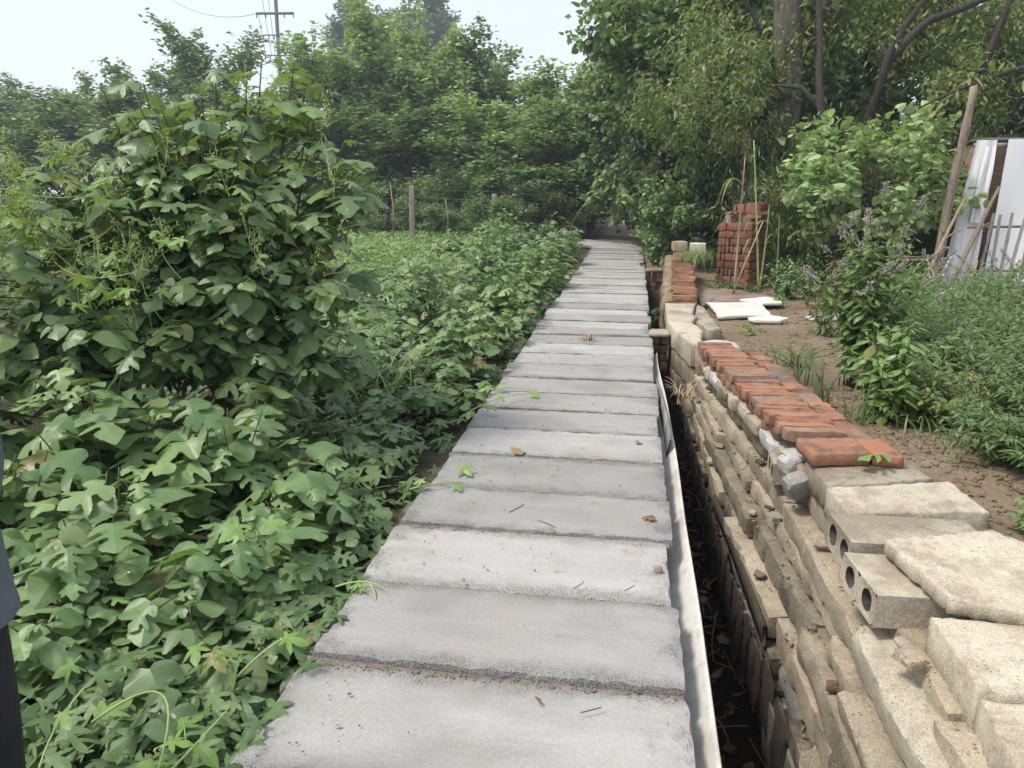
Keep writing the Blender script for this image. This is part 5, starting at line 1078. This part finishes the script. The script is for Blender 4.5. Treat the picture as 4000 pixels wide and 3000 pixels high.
# sorghum
rg = np.random.default_rng(12)
def sorghum(lab, b0, t, headcol, leaves_at, dry):
    b0 = np.array(b0); t = np.array(t); e = empty("sorghum_plant", b0, lab, "sorghum", "sorghum by the brick stack"); m1 = MB(); p = bez(b0, (b0+t)/2+rg.normal(0, .03, 3), t, 10); m1.tube(p, np.linspace(.017, .008, 10), 7); m1.build("stalk", MAT['straw'] if dry else MAT['vinestem'], e, True, b0)
    for tt, az, ln in leaves_at:
        q = p[int(tt*9)]; h_ = np.array((math.cos(az), math.sin(az), 0)); pts = bez(q, q+h_*ln*.5+np.array((0, 0, ln*.55)), q+h_*ln*.65+np.array((0, 0, -ln*.55)), 9); w = np.array((-h_[1], h_[0], 0))*np.sin(np.linspace(.35, 3.1, 9))[:, None]*.027
        m1 = MB(); n = 9; v = np.concatenate([pts-w, pts+np.array((0, 0, -.006)), pts+w]); i = np.arange(8); m1.add(v, [np.stack([i, i+n, i+n+1, i+1], 1), np.stack([i+n, i+2*n, i+2*n+1, i+n+1], 1)]); m1.build("leaf", MAT['sorghum'], e, True, b0)
    if headcol:
        fl = Leaves(); k = 420; s = rg.uniform(0, 1, k)[:, None]; fl.add(t+np.array((0, 0, .26))*(s-.12)+rg.normal(0, 1, (k, 3))*np.array((.034, .034, .01))*(1-.75*np.abs(s-.4)), rg.normal(0, 1, (k, 3))+np.array((0, 0, .6)), rg.normal(0, 1, (k, 3)), .020*rg.uniform(.6, 1.2, k))
        o = link("seed_head", leaf_mesh("seed_head", fl.done(), TINY, rg, b0), MAT[headcol], e); o["kind"] = "stuff"
MAT['seedbrown'] = m_leaf('sorghum_seed', [(.12, .05, .03), (.18, .08, .045), (.09, .04, .025)], (.12, .05, .03), .1); MAT['seedtan'] = m_leaf('sorghum_seed_tan', [(.22, .15, .08), (.28, .21, .11), (.17, .11, .06)], (.2, .14, .08), .15)
sorghum("tallest sorghum stalk with a tan drooping seed head before the brick stack", (1.46, 11.1, 0), (1.47, 11.1, 1.98), 'seedtan', [(.86, 3.6, .5), (.8, 2.6, .55), (.6, 3.3, .4)], True)
sorghum("bare green sorghum stalk with a pointed tip beside the tallest stalk", (1.82, 11.2, 0), (1.58, 11.2, 2.15), None, [(.68, .3, .42), (.55, -.4, .4), (.4, 3.6, .35), (.5, 3.4, .3), (.99, 1.8, .2)], False)
sorghum("sorghum stalk carrying a dark brown upright seed head", (1.86, 11.4, 0), (1.90, 11.4, 1.30), 'seedbrown', [(.8, 3.4, .3), (.6, .5, .3)], False)
sorghum("shortest sorghum stalk with a bent brown seed head", (2.1, 11.45, 0), (2.05, 11.45, 1.18), 'seedbrown', [(.85, .4, .32), (.7, 3.3, .3)], False)
m1 = MB(); m1.tube(np.array([(1.42, 11.0, 0), (1.62, 11.05, .6), (1.78, 11.1, 1.05)]), (.016, .013, .009), 6); o = m1.build("dry_stalk", MAT['straw'], None, True, (1.42, 11.0, 0)); o.location = (1.42, 11.0, 0); setp(o, "dry cut stalk leaning across the brick stack", "stalk")

# ================================================================== SHED, FENCE, POLE, STICKS
SH = (5.6, 12.9, 0); sh = empty("shed", SH, "small shed wrapped in white plastic sheeting at the right edge", "shed"); SHv = np.array(SH)
b = MB(); b.box((6.55, 13.3, 1.08), (2.9, 1.5, 2.16)); b.build("wall", MAT['rustboard'], sh, False, SH)
b = MB(); b.box((6.55, 13.3, 2.20), (2.95, 1.55, .05)); o = b.build("roof", MAT['steel'], sh, False, SH)
b = MB(); b.box((5.2, 12.50, 2.12), (.55, .05, .06)); b.build("rail", MAT['picket'], sh, False, SH)
def sheet(xa, xb, xa2, xb2, zt, zb, y, seed, slack=.05, nx=14, nz=20):
    s = np.linspace(0, 1, nx)[:, None]; t = np.linspace(0, 1, nz)[None, :]
    X_ = (xa+(xb-xa)*s)*(1-t)+(xa2+(xb2-xa2)*s)*t; Z_ = zt+(zb-zt)*t+0*s; Y_ = y-.05*t+slack*np.sin(s*9+seed+t*3)*(.25+t)*.8+slack*.5*np.sin(s*21+seed*2-t*6)*t
    v = np.stack([X_, Y_, Z_], -1).reshape(-1, 3); v2 = v+np.array((0, .006, 0)); i, j = np.meshgrid(np.arange(nx-1), np.arange(nz-1), indexing='ij'); a0 = (i*nz+j).ravel(); q = np.stack([a0, a0+1, a0+nz+1, a0+nz], 1); n = nx*nz
    m1 = MB(); m1.add(np.concatenate([v, v2]), [q[:, ::-1], q+n]); return m1.build("plastic_sheet", MAT['film'], sh, True, SH)
sheet(4.94, 5.22, 4.72, 5.16, 2.19, .0, 12.46, 0, .05); sheet(5.06, 5.19, 4.94, 5.17, 2.1, 1.0, 12.40, 2, .05, 8, 14); sheet(5.36, 6.6, 5.30, 6.6, 2.2, .0, 12.44, 4, .035, 24, 16)
FO = (4.9, 10.7, 0); fe = empty("picket_fence", FO, "grey weathered picket fence in front of the white shed", "fence")
for k in range(13):
    x = 4.35+k*.135; me = rough_box((.042, .018, 1.18), (1, 1, 6), 60+k, .004, .006, .002, 6); link("picket", me, MAT['picket'], fe, (x-FO[0]+rnd.uniform(-.012, .012), .02*k-.12, .60+rnd.uniform(-.05, .03)), (rnd.uniform(-.02, .02), .05+rnd.uniform(-.05, .05), .1))
for z in (.45, 1.02):
    m1 = MB(); m1.tube(np.array([(4.25, 10.6, z), (4.9, 10.71, z+.01), (6.0, 10.88, z-.02)]), .018, 6); m1.build("rail", MAT['wood'], fe, True, FO)
m1 = MB(); ts = np.linspace(0, 1, 12); m1.tube(np.c_[4.10+.16*ts+.012*np.sin(ts*9), np.full(12, 11.1), -.05+2.86*ts], np.linspace(.068, .045, 12)+.006*np.sin(ts*25), 10)
PO_ = (4.15, 11.1, 0); po = empty("wooden_pole", PO_, "tall knotty debarked wooden pole standing before the shed", "pole"); m1.build("shaft", MAT['wood'], po, True, PO_)
for z in (.6, .9, 1.35, 1.7, 1.95, 2.2, 2.45, 2.6):
    a_ = rnd.uniform(0, 6.28); c = np.array((4.10+.16*(z+.05)/2.86, 11.1, z)); d = np.array((math.cos(a_), math.sin(a_), .35)); m1 = MB(); m1.tube(np.array([c+d*.03, c+d*.10]), (.014, .007), 6); m1.build("knot", MAT['wood'], po, True, PO_)
for q, (a_, b0, r_, lab, mk) in enumerate([((3.45, 9.85, -.02), (4.32, 10.95, 1.42), .026, "longest pale stick leaning against the wooden pole", 'stick'), ((3.72, 9.8, -.02), (4.72, 11.0, 1.52), .032, "thick dark stick crossing the wooden pole", 'wood'), ((3.50, 10.2, -.02), (3.95, 10.5, .72), .024, "short stick between the two leaning sticks", 'wood'), ((4.05, 10.2, 0), (4.30, 10.3, .62), .02, "short upright stick right of the wooden pole's foot", 'stick')]):
    a_, b0 = np.array(a_), np.array(b0); m1 = MB(); p = bez(a_, (a_+b0)/2+rg.normal(0, .07, 3), b0, 12); m1.tube(p, np.linspace(r_*1.1, r_*.7, 12)+rg.normal(0, .0015, 12), 8)
    if q < 2: m1.tube(np.array([p[7], p[7]+np.array((.10, -.02, .09)), p[7]+np.array((.17, -.03, .12))]), (.014, .011, .008), 6)
    o = m1.build("leaning_stick", MAT[mk], None, True, a_); o.location = a_; setp(o, lab, "stick", "leaning sticks by the pole")
CO = (3.55, 10.4, 0); cr_ = empty("wooden_crate_frame", CO, "low frame of thin laths behind the leaning sticks", "frame")
for (a_, b0) in [((3.15, 10.2, 0), (3.3, 10.4, .62)), ((3.95, 10.4, 0), (4.0, 10.5, .62)), ((3.25, 10.4, .6), (4.05, 10.5, .62)), ((3.2, 10.3, .35), (4.0, 10.4, .33)), ((3.3, 10.9, .6), (4.0, 10.95, .6)), ((3.18, 10.25, .14), (3.95, 10.35, .12))]:
    m1 = MB(); m1.tube(np.array([a_, b0]), .014, 5); m1.build("lath", MAT['wood'], cr_, False, CO)
m1 = MB(); ts = np.linspace(0, 1, 30); m1.tube(np.c_[3.2+.8*ts, 10.15+.1*np.sin(ts*7), .45+.14*np.sin(ts*15)+.1*ts], .005, 5); o = m1.build("wire_scrap", MAT['film'], None, True, (3.6, 10.2, .4)); o.location = (3.6, 10.2, .4); setp(o, "looped white wire tangled on the lath frame", "wire")
b = herb("brush_pile", "heap of dry brown stalks behind the flowering mint", "brushwood", (2.9, 11.2, 0), 30, .8, .3, 4, .12, LANCE, 'dead', 350)

# ================================================================== WIRE FENCE, UTILITY POLE
FW = (-6.55, 23.2, -.2); wf = empty("wire_fence", FW, "wire fence on three pale concrete posts beyond the crop field", "fence")
for (x, y, zt, w) in [(-8.85, 22.9, 1.44, .14), (-6.55, 23.2, 1.52, .16), (-4.12, 23.5, 1.30, .15)]:
    me = rough_box((w, .17, zt+.4), (3, 3, 12), int(-x*10), .008, .02, .012, 5); link("post", me, MAT['postconc'], wf, (x-FW[0], y-FW[1]-1.4, (zt+.4)/2-.2), (rnd.uniform(-.02, .02), rnd.uniform(-.02, .02), .15))
for z in (.9, 1.2, 1.45):
    m1 = MB(); m1.tube(np.array([(-10.5, 21.4, z+.1), (-8.85, 21.5, z), (-7.7, 21.65, z-.06), (-6.55, 21.8, z), (-5.3, 21.95, z-.06), (-4.12, 22.1, z-.1), (-2.4, 22.3, z-.2)]), .004, 4); m1.build("wire", MAT['wire'], wf, False, FW)
for q, (x, y, zt, lab) in enumerate([(-7.1, 21.6, 1.65, "thin bare sapling stake left of the middle concrete post"), (-5.5, 21.8, 1.2, "thin bare stake between the middle and right concrete posts"), (-1.9, 22.4, .9, "bare crooked stick leaning by the end of the path")]):
    m1 = MB(); m1.tube(np.array([(x, y, -.2), (x+.05, y, zt*.5), (x-.02+(.35 if q == 2 else 0), y, zt)]), (.022, .018, .01), 6); o = m1.build("bare_stake", MAT['stick'], None, True, (x, y, -.2)); o.location = (x, y, -.2); setp(o, lab, "stake")
UO = (-36.9, 77, -.2); up_ = empty("utility_pole", UO, "dark steel utility pole with crossarms rising behind the left trees", "utility pole")
m1 = MB(); m1.tube(np.array([(-36.9, 77, -.2), (-36.5, 77, 22.5)]), (.22, .17), 10); m1.build("shaft", MAT['steel'], up_, True, UO)
for z, hw, t in ((20.2, 1.4, .09), (18.2, 1.9, .11), (16.2, 1.35, .045), (14.3, 1.35, .045)):
    m1 = MB(); m1.box((-36.6, 76.7, z), (hw*2, .16, t*2), .15); a_ = m1.build("crossarm", MAT['steel'], up_, False, UO)
    for s in (-1, -.5, .5, 1) if t > .1 else (-1, -.6, -.2):
        m1 = MB(); m1.tube(np.array([(-36.6+s*hw*.97, 76.7+.15*s*hw, z), (-36.6+s*hw*.97, 76.7+.15*s*hw, z-.4)]), (.07, .05), 6); m1.build("insulator", MAT['wire'], up_, False, UO)
for q, (a_, b0, sag) in enumerate([((-38.4, 76.5, 18.2), (-62, 96, 26), 1.5), ((-38.0, 76.5, 20.2), (-60, 98, 30), 1.5), ((-38.3, 76.5, 18.2), (-37.9, 76.6, 14.3), 0), ((-37.8, 76.5, 20.2), (-37.3, 76.7, 14.3), 0), ((-37.1, 76.5, 20.2), (-36.9, 76.7, 14.3), 0)]):
    a_, b0 = np.array(a_, float), np.array(b0, float); m1 = MB(); m1.tube(bez(a_, (a_+b0)/2+np.array((0, 0, -sag*2)), b0, 10), .028, 4); o = m1.build("wire", MAT['wire'], up_, False, UO)

# ================================================================== LITTER
rg = np.random.default_rng(19)
def litter(name, lab, p, ls, pr, mat, az, cat, tilt=.2):
    o = link(name, proto_mesh(pr, MAT[mat]), None, None, p, (tilt, .15, az), (ls,)*3); return setp(o, lab, cat)
litter("dead_leaf", "curled brown leaf on the slab edge left of centre", (-.60, 4.12, .012), .10, MUL[2], 'dead', 1.2, "leaf", .3)
litter("dead_leaf", "curled tan leaf on the right end of the fifth nearest slab", (.10, 3.33, .012), .075, MUL[3], 'dead', 4.0, "leaf", .35)
litter("dead_leaf", "tiny tan leaf at the right end of a middle slab", (.09, 4.40, .010), .045, HOPL[0], 'dead', 2.5, "leaf", .3)
litter("dead_leaf", "small brown leaf fragment on the nearest slab's right half", (-.22, 1.93, .012), .05, PEACH[0], 'dead', .6, "leaf", .2)
litter("dead_leaf", "brown leaf scrap at the bottom edge of the nearest slab", (-.62, 1.44, .008), .08, MUL[2], 'dead', 2.2, "leaf", .2)
litter("green_leaf", "torn green mulberry leaf lying on the pale cap slab", (1.14, 3.32, .395), .13, MUL[6], 'hop', 1.9, "leaf", .15)
litter("yellow_leaf", "yellow leaf on the soil behind the back row of bricks", (1.18, 4.73, .20), .10, MUL[2], 'bud', .4, "leaf", .2)
tw = [((-.55, 3.28, .006), (-.47, 3.42, .012), "bent dry twig on the left half of a near slab"), ((-.40, 3.22, .006), (-.28, 3.13, .01), "short twig on the near slabs left of centre"), ((-.18, 2.60, .02), (-.13, 2.68, .024), "tiny twig in the middle of the third nearest slab"), ((.02, 2.62, .02), (.07, 2.68, .024), "tiny twig near the right end of the third nearest slab"), ((-.1, 1.91, .012), (-.02, 1.95, .016), "twig on the right of the nearest slab")]
for a_, b0, lab in tw:
    m1 = MB(); a_, b0 = np.array(a_), np.array(b0); m1.tube(bez(a_, (a_+b0)/2+np.array((.012, 0, .004)), a_+(b0-a_)*.75, 6), .0018, 5); o = m1.build("twig", MAT['twig'], None, True, a_); o.location = a_; setp(o, lab, "twig")
for q, (p, s, lab) in enumerate([((.155, 2.83, .01), .020, "brown pebble on the right end of the fourth nearest slab"), ((.07, 4.43, .008), .012, "small pale pebble on a middle slab"), ((-.62, 2.6, .02), .008, "tiny pebble on the left of the third nearest slab")]):
    me = rough_box((s*2, s*1.7, s*1.4), (3, 3, 3), 950+q, s*.3, s*.3, s*.3, 30); o = link("pebble", me, MAT['beam'], None, p, (.3, .2, q)); setp(o, lab, "pebble")
grass("straw_wisp", "wisp of dry grass lying on a middle slab", (-.42, 7.55, .0), 34, .22, .04, MAT['straw'], 46, 1.1)
tb = MB()
for _ in range(240):
    y = rg.uniform(1.3, 6.5)**1.0; x = rg.uniform(.2, .62); z = -.90+rg.uniform(0, .25); az = rg.uniform(0, 6.28); l_ = rg.uniform(.08, .38); d = np.array((math.cos(az)*.6, math.sin(az), rg.uniform(-.25, .35)))*l_
    a_ = np.array((x, y, z)); tb.tube(bez(a_, a_+d*.5+rg.normal(0, .03, 3), a_+d, 5), rg.uniform(.0018, .005), 4, False)
o = tb.build("ditch_twigs", MAT['twig'], None, True); setp(o, "tangle of dry twigs lying in the dark ditch", "twigs", kind="stuff")
lv = Leaves(); n = 260; y = rg.uniform(1.2, 8.5, n); x = rg.uniform(.18, .60, n); az = rg.uniform(0, 6.28, n)
lv.add(np.c_[x, y, ground_z(x, y)+.03], np.c_[np.cos(az), np.sin(az), rg.normal(0, .3, n)], np.c_[rg.normal(0, .5, n), rg.normal(0, .5, n), np.ones(n)], rg.uniform(.03, .09, n))
MAT['wetleaf'] = m_leaf('wet_dead_leaf', [(.04, .025, .015), (.07, .045, .028), (.03, .02, .012)], (.06, .04, .025), 1.0, .05, yel=False)
o = link("leaf_litter", leaf_mesh("leaf_litter", lv.done(), SMALL+[HRTT], rg), MAT['wetleaf']); setp(o, "brown fallen leaves lying in the bottom of the ditch", "leaf litter", kind="stuff")
cl = MB(); cr2 = random.Random(4)
for _ in range(2600):
    if cr2.random() < .6: x = cr2.uniform(1.2, 2.0); y = cr2.uniform(2.4, 5.6)
    else: x = cr2.uniform(.95, 2.8); y = cr2.uniform(6.5, 10)
    if x < top_x(y)+.5: continue
    s = cr2.uniform(.004, .014)*(1 if cr2.random() < .9 else 2); v = np.array([[s, 0, 0], [-s, 0, 0], [0, s, 0], [0, -s, 0], [0, 0, s*.7], [0, 0, -s]])*np.array([cr2.uniform(.6, 1.4) for _ in range(3)])+[x, y, float(ground_z(x, y))+s*.2]
    cl.add(v, [np.array([[0, 2, 4], [2, 1, 4], [1, 3, 4], [3, 0, 4], [2, 0, 5], [1, 2, 5], [3, 1, 5], [0, 3, 5]])])
o = cl.build("soil_clods", MAT['soil']); setp(o, "small clods and gravel scattered over the garden soil", "clods", kind="stuff")

rg = np.random.default_rng(23)
lv = Leaves(); n = 260; y = rg.uniform(2.5, 11, n); x = 1.35+rg.uniform(0, 1, n)*(.5+.12*y); az = rg.uniform(0, 6.28, n)
lv.add(np.c_[x, y, ground_z(x, y)+.012], np.c_[np.cos(az), np.sin(az), rg.normal(0, .2, n)], np.c_[rg.normal(0, .3, n), rg.normal(0, .3, n), np.ones(n)], rg.uniform(.02, .07, n))
o = link("fallen_leaves", leaf_mesh("fallen_leaves", lv.done(), SMALL+[HRTT], rg), MAT['dead']); setp(o, "dry fallen leaves scattered over the garden soil", "leaf litter", kind="stuff")
lv = Leaves(); n = 1500; cx_ = rg.uniform(1.15, 3.0, 60); cy_ = rg.uniform(3.2, 11, 60); k = rg.integers(0, 60, n); x = cx_[k]+rg.normal(0, .05, n); y = cy_[k]+rg.normal(0, .06, n); az = rg.uniform(0, 6.28, n); g_ = x > np.interp(y, [3.3, 7, 8.3], [1.45, 1.15, 1.0]); x, y, az = x[g_], y[g_], az[g_]; n = len(x)
lv.add(np.c_[x, y, ground_z(x, y)+rg.uniform(.005, .04, n)], np.c_[np.cos(az), np.sin(az), rg.uniform(.0, .8, n)], np.c_[rg.normal(0, .3, n), rg.normal(0, .3, n), np.ones(n)], rg.uniform(.02, .05, n))
o = link("seedlings", leaf_mesh("seedlings", lv.done(), SMALL+LANCE, rg), MAT['brt']); setp(o, "tiny weed seedlings dotted over the garden soil", "weeds", kind="stuff")

pd_ = MB(); q2 = random.Random(77)
for _ in range(700):
    y = q2.uniform(1.2, 9.5); x = PXL+.02+abs(q2.gauss(0, .32)) if q2.random() < .6 else q2.uniform(PXL, PXR)
    if x > PXR-.02: continue
    s_ = q2.uniform(.0012, .0045); v = np.array([[s_, 0, 0], [-s_, 0, 0], [0, s_, 0], [0, -s_, 0], [0, 0, s_*.6], [0, 0, -s_]])*np.array([q2.uniform(.5, 1.8) for _ in range(3)])+[x, y, .003]
    pd_.add(v, [np.array([[0, 2, 4], [2, 1, 4], [1, 3, 4], [3, 0, 4], [2, 0, 5], [1, 2, 5], [3, 1, 5], [0, 3, 5]])])
o = pd_.build("path_crumbs", MAT['joint']); setp(o, "crumbs of soil and grit scattered over the path slabs", "crumbs", kind="stuff")
lv = Leaves(); n = 60; y = rg.uniform(1.5, 14, n); x = PXL+.05+np.abs(rg.normal(0, .3, n)); g_ = x < PXR-.05; x, y = x[g_], y[g_]; n = len(x); az = rg.uniform(0, 6.28, n)
lv.add(np.c_[x, y, np.full(n, .008)], np.c_[np.cos(az), np.sin(az), rg.normal(0, .1, n)], np.c_[rg.normal(0, .25, n), rg.normal(0, .25, n), np.ones(n)], rg.uniform(.012, .035, n))
o = link("leaf_bits", leaf_mesh("leaf_bits", lv.done(), SMALL+PEACH, rg), MAT['dead']); setp(o, "tiny dry leaf bits lying on the path slabs", "leaf litter", kind="stuff")

# ================================================================== PERSON AT THE LEFT EDGE
PP = np.array((-1.47, 1.16, -.14)); pe = empty("person", PP, "person in a dark blue-grey jacket and black trousers standing at the left edge", "person")
def skin(name, verts, edges, radii, mat, root=0, sub=2, parent=pe):
    me = bpy.data.meshes.new(name); me.from_pydata([tuple(v) for v in verts], edges, []); o = link(name, me, mat, parent)
    md = o.modifiers.new("skin", 'SKIN'); o.modifiers.new("sub", 'SUBSURF').levels = sub; o.modifiers["sub"].render_levels = sub
    sv = me.skin_vertices[0].data
    for i, r_ in enumerate(radii): sv[i].radius = r_ if isinstance(r_, tuple) else (r_, r_); sv[i].use_root = (i == root)
    md.use_smooth_shade = True; return o
cloth = m_simple('blue_grey_jacket', (.085, .098, .12), (.12, .135, .16), 5, .7, .3, .01); trous = m_simple('black_trousers', (.010, .010, .013), (.02, .02, .025), 8, .7, .3, .01); skinm = m_simple('skin', (.42, .26, .19), (.50, .32, .24), 6, .5, .1, .01); hairm = m_simple('black_hair', (.008, .007, .006), (.02, .017, .015), 30, .5, .4, .005); shoem = m_simple('dark_shoe', (.02, .02, .02), (.04, .04, .04), 9, .5)
# body: pelvis root, spine, neck, head, arms with fingers
bv = [(0, 0, .95), (0, 0, 1.15), (0, .01, 1.38), (0, .0, 1.50), (0, .02, 1.56), (0, .035, 1.63), (0, .03, 1.70)]; be = [(0, 1), (1, 2), (2, 3), (3, 4), (4, 5), (5, 6)]; brd = [(.13, .09), (.12, .085), (.12, .08), (.05, .05), (.065, .075), (.078, .092), (.06, .07)]
def addv(p, par, r_): bv.append(p); be.append((par, len(bv)-1)); brd.append(r_); return len(bv)-1
for s in (-1, 1):
    a_ = addv((s*.165, 0, 1.385), 2, (.042, .042)); a_ = addv((s*.222, -.03, 1.14), a_, (.034, .034)); a_ = addv((s*.10, -.21, 1.00), a_, (.026, .028)); a_ = addv((s*.045, -.24, .975), a_, (.03, .024))
    for f, (dz, ln) in enumerate([(.030, .062), (.010, .078), (-.012, .083), (-.034, .074)]):
        q = addv((s*.02, -.25-.012*(s > 0), .97+dz), a_, .0095); q = addv((s*.02-s*ln*.5, -.25-.016*(s > 0), .965+dz), q, .0085); addv((s*.02-s*ln*.85, -.24-.012*(s > 0), .96+dz), q, .007)
    q = addv((s*.05, -.25, 1.01), a_, .011); addv((s*.02, -.262, 1.035), q, .009)
    h_ = addv((s*.09, 0, .88), 0, (.085, .09)); k_ = addv((s*.115, -.01, .50), h_, (.055, .06)); an = addv((s*.11, -.04, .10), k_, (.036, .042)); addv((s*.115, .07, .04), an, (.04, .03))
skin("body", bv, be, brd, skinm)
jm = MB(); K = 40; rings = [(.795, .200, .150), (.80, .206, .155), (.86, .204, .154), (.95, .200, .150), (1.05, .195, .142), (1.15, .190, .136), (1.25, .196, .134), (1.34, .205, .13), (1.40, .205, .122), (1.44, .175, .112), (1.47, .12, .095), (1.495, .078, .078), (1.525, .070, .072)]
zz = np.linspace(.795, 1.525, 44); rx_ = np.interp(zz, [q[0] for q in rings], [q[1] for q in rings]); ry_ = np.interp(zz, [q[0] for q in rings], [q[2] for q in rings]); jv = []
for z, a_, b0 in zip(zz, rx_, ry_):
    for k in range(K):
        th = 2*math.pi*k/K; f_ = 1+.085*noise.noise(Vector((math.cos(th)*2.2, math.sin(th)*2.2, z*9)))+.025*noise.noise(Vector((math.cos(th)*5, math.sin(th)*5, z*22))); jv.append((a_*f_*math.cos(th), b0*f_*math.sin(th)+.005, z))
a0 = np.arange(43)[:, None]*K; k0 = np.arange(K)[None, :]; k1 = (k0+1) % K
jm.add(np.array(jv), [np.stack([a0+k0, a0+k1, a0+K+k1, a0+K+k0], -1).reshape(-1, 4)])
jm.build("jacket", cloth, pe, True)
for s in (-1, 1):
    p = np.concatenate([bez(np.array((s*.150, 0, 1.405)), np.array((s*.225, .0, 1.36)), np.array((s*.224, -.03, 1.13)), 9), bez(np.array((s*.224, -.03, 1.13)), np.array((s*.20, -.11, 1.04)), np.array((s*.115, -.20, 1.005)), 8)[1:]])
    m1 = MB(); m1.tube(p, np.linspace(.074, .058, len(p))+.004*np.sin(np.arange(len(p))*2.1), 14); m1.build("sleeve", cloth, pe, True)
tv_ = [(0, 0, .95), (0, 0, .88)]; te = [(0, 1)]; tr_ = [(.155, .115), (.15, .115)]
for s in (-1, 1):
    n0 = len(tv_); tv_ += [(s*.105, -.0, .78), (s*.115, -.01, .50), (s*.11, -.04, .12)]; te += [(1, n0), (n0, n0+1), (n0+1, n0+2)]; tr_ += [(.098, .10), (.078, .08), (.066, .072)]
skin("trousers", tv_, te, tr_, trous)
for s in (-1, 1):
    skin("shoe", [(s*.11, -.08, .05), (s*.11, .02, .045), (s*.115, .13, .035)], [(0, 1), (1, 2)], [(.045, .05), (.05, .045), (.04, .03)], shoem)
    m1 = MB(); m1.tube(np.array([(s*.080, .03, 1.60), (s*.092, .022, 1.63), (s*.086, .018, 1.66)]), (.010, .016, .010), 6); m1.build("ear", skinm, pe, True)
    m1 = MB(); m1.tube(np.array([(s*.032, .112, 1.645), (s*.032, .122, 1.645)]), (.013, .010), 8); m1.build("eye", hairm, pe, True)
m1 = MB(); m1.tube(np.array([(0, .115, 1.655), (0, .132, 1.625), (0, .138, 1.612), (0, .118, 1.603)]), (.008, .012, .014, .008), 7); m1.build("nose", skinm, pe, True)
m1 = MB(); m1.tube(np.array([(-.025, .116, 1.575), (0, .124, 1.573), (.025, .116, 1.575)]), (.004, .007, .004), 6); m1.build("mouth", m_simple('lips', (.35, .14, .12), (.4, .17, .15), 5), pe, True)
bm = bmesh.new(); bmesh.ops.create_uvsphere(bm, u_segments=20, v_segments=12, radius=1)
for v in list(bm.verts):
    if v.co.z < -.55 or (v.co.y > .45 and v.co.z < .42): bm.verts.remove(v)
for v in bm.verts: v.co = Vector((v.co.x*.091, v.co.y*.105+.022, v.co.z*.10+1.675))+Vector(nv(v.co*10, 1))*.004
me = bpy.data.meshes.new("hair"); bm.to_mesh(me); bm.free()
for p_ in me.polygons: p_.use_smooth = True
o = link("hair", me, hairm, pe); sm = o.modifiers.new("s", 'SOLIDIFY'); sm.thickness = .012

# ================================================================== HAZE
hz = MB(); hz.box((-15, 53, 15), (186, 148, 34)); m = NT('haze_air'); pv = m.n('ShaderNodeVolumePrincipled'); pv.inputs['Color'].default_value = (.84, .90, 1.0, 1); pv.inputs['Density'].default_value = .0017; pv.inputs['Anisotropy'].default_value = .2
m.l(pv.outputs[0], m.out.inputs['Volume']); o = hz.build("haze", m.m); setp(o, "thin pale summer haze in the air over the whole scene", "haze", kind="stuff")
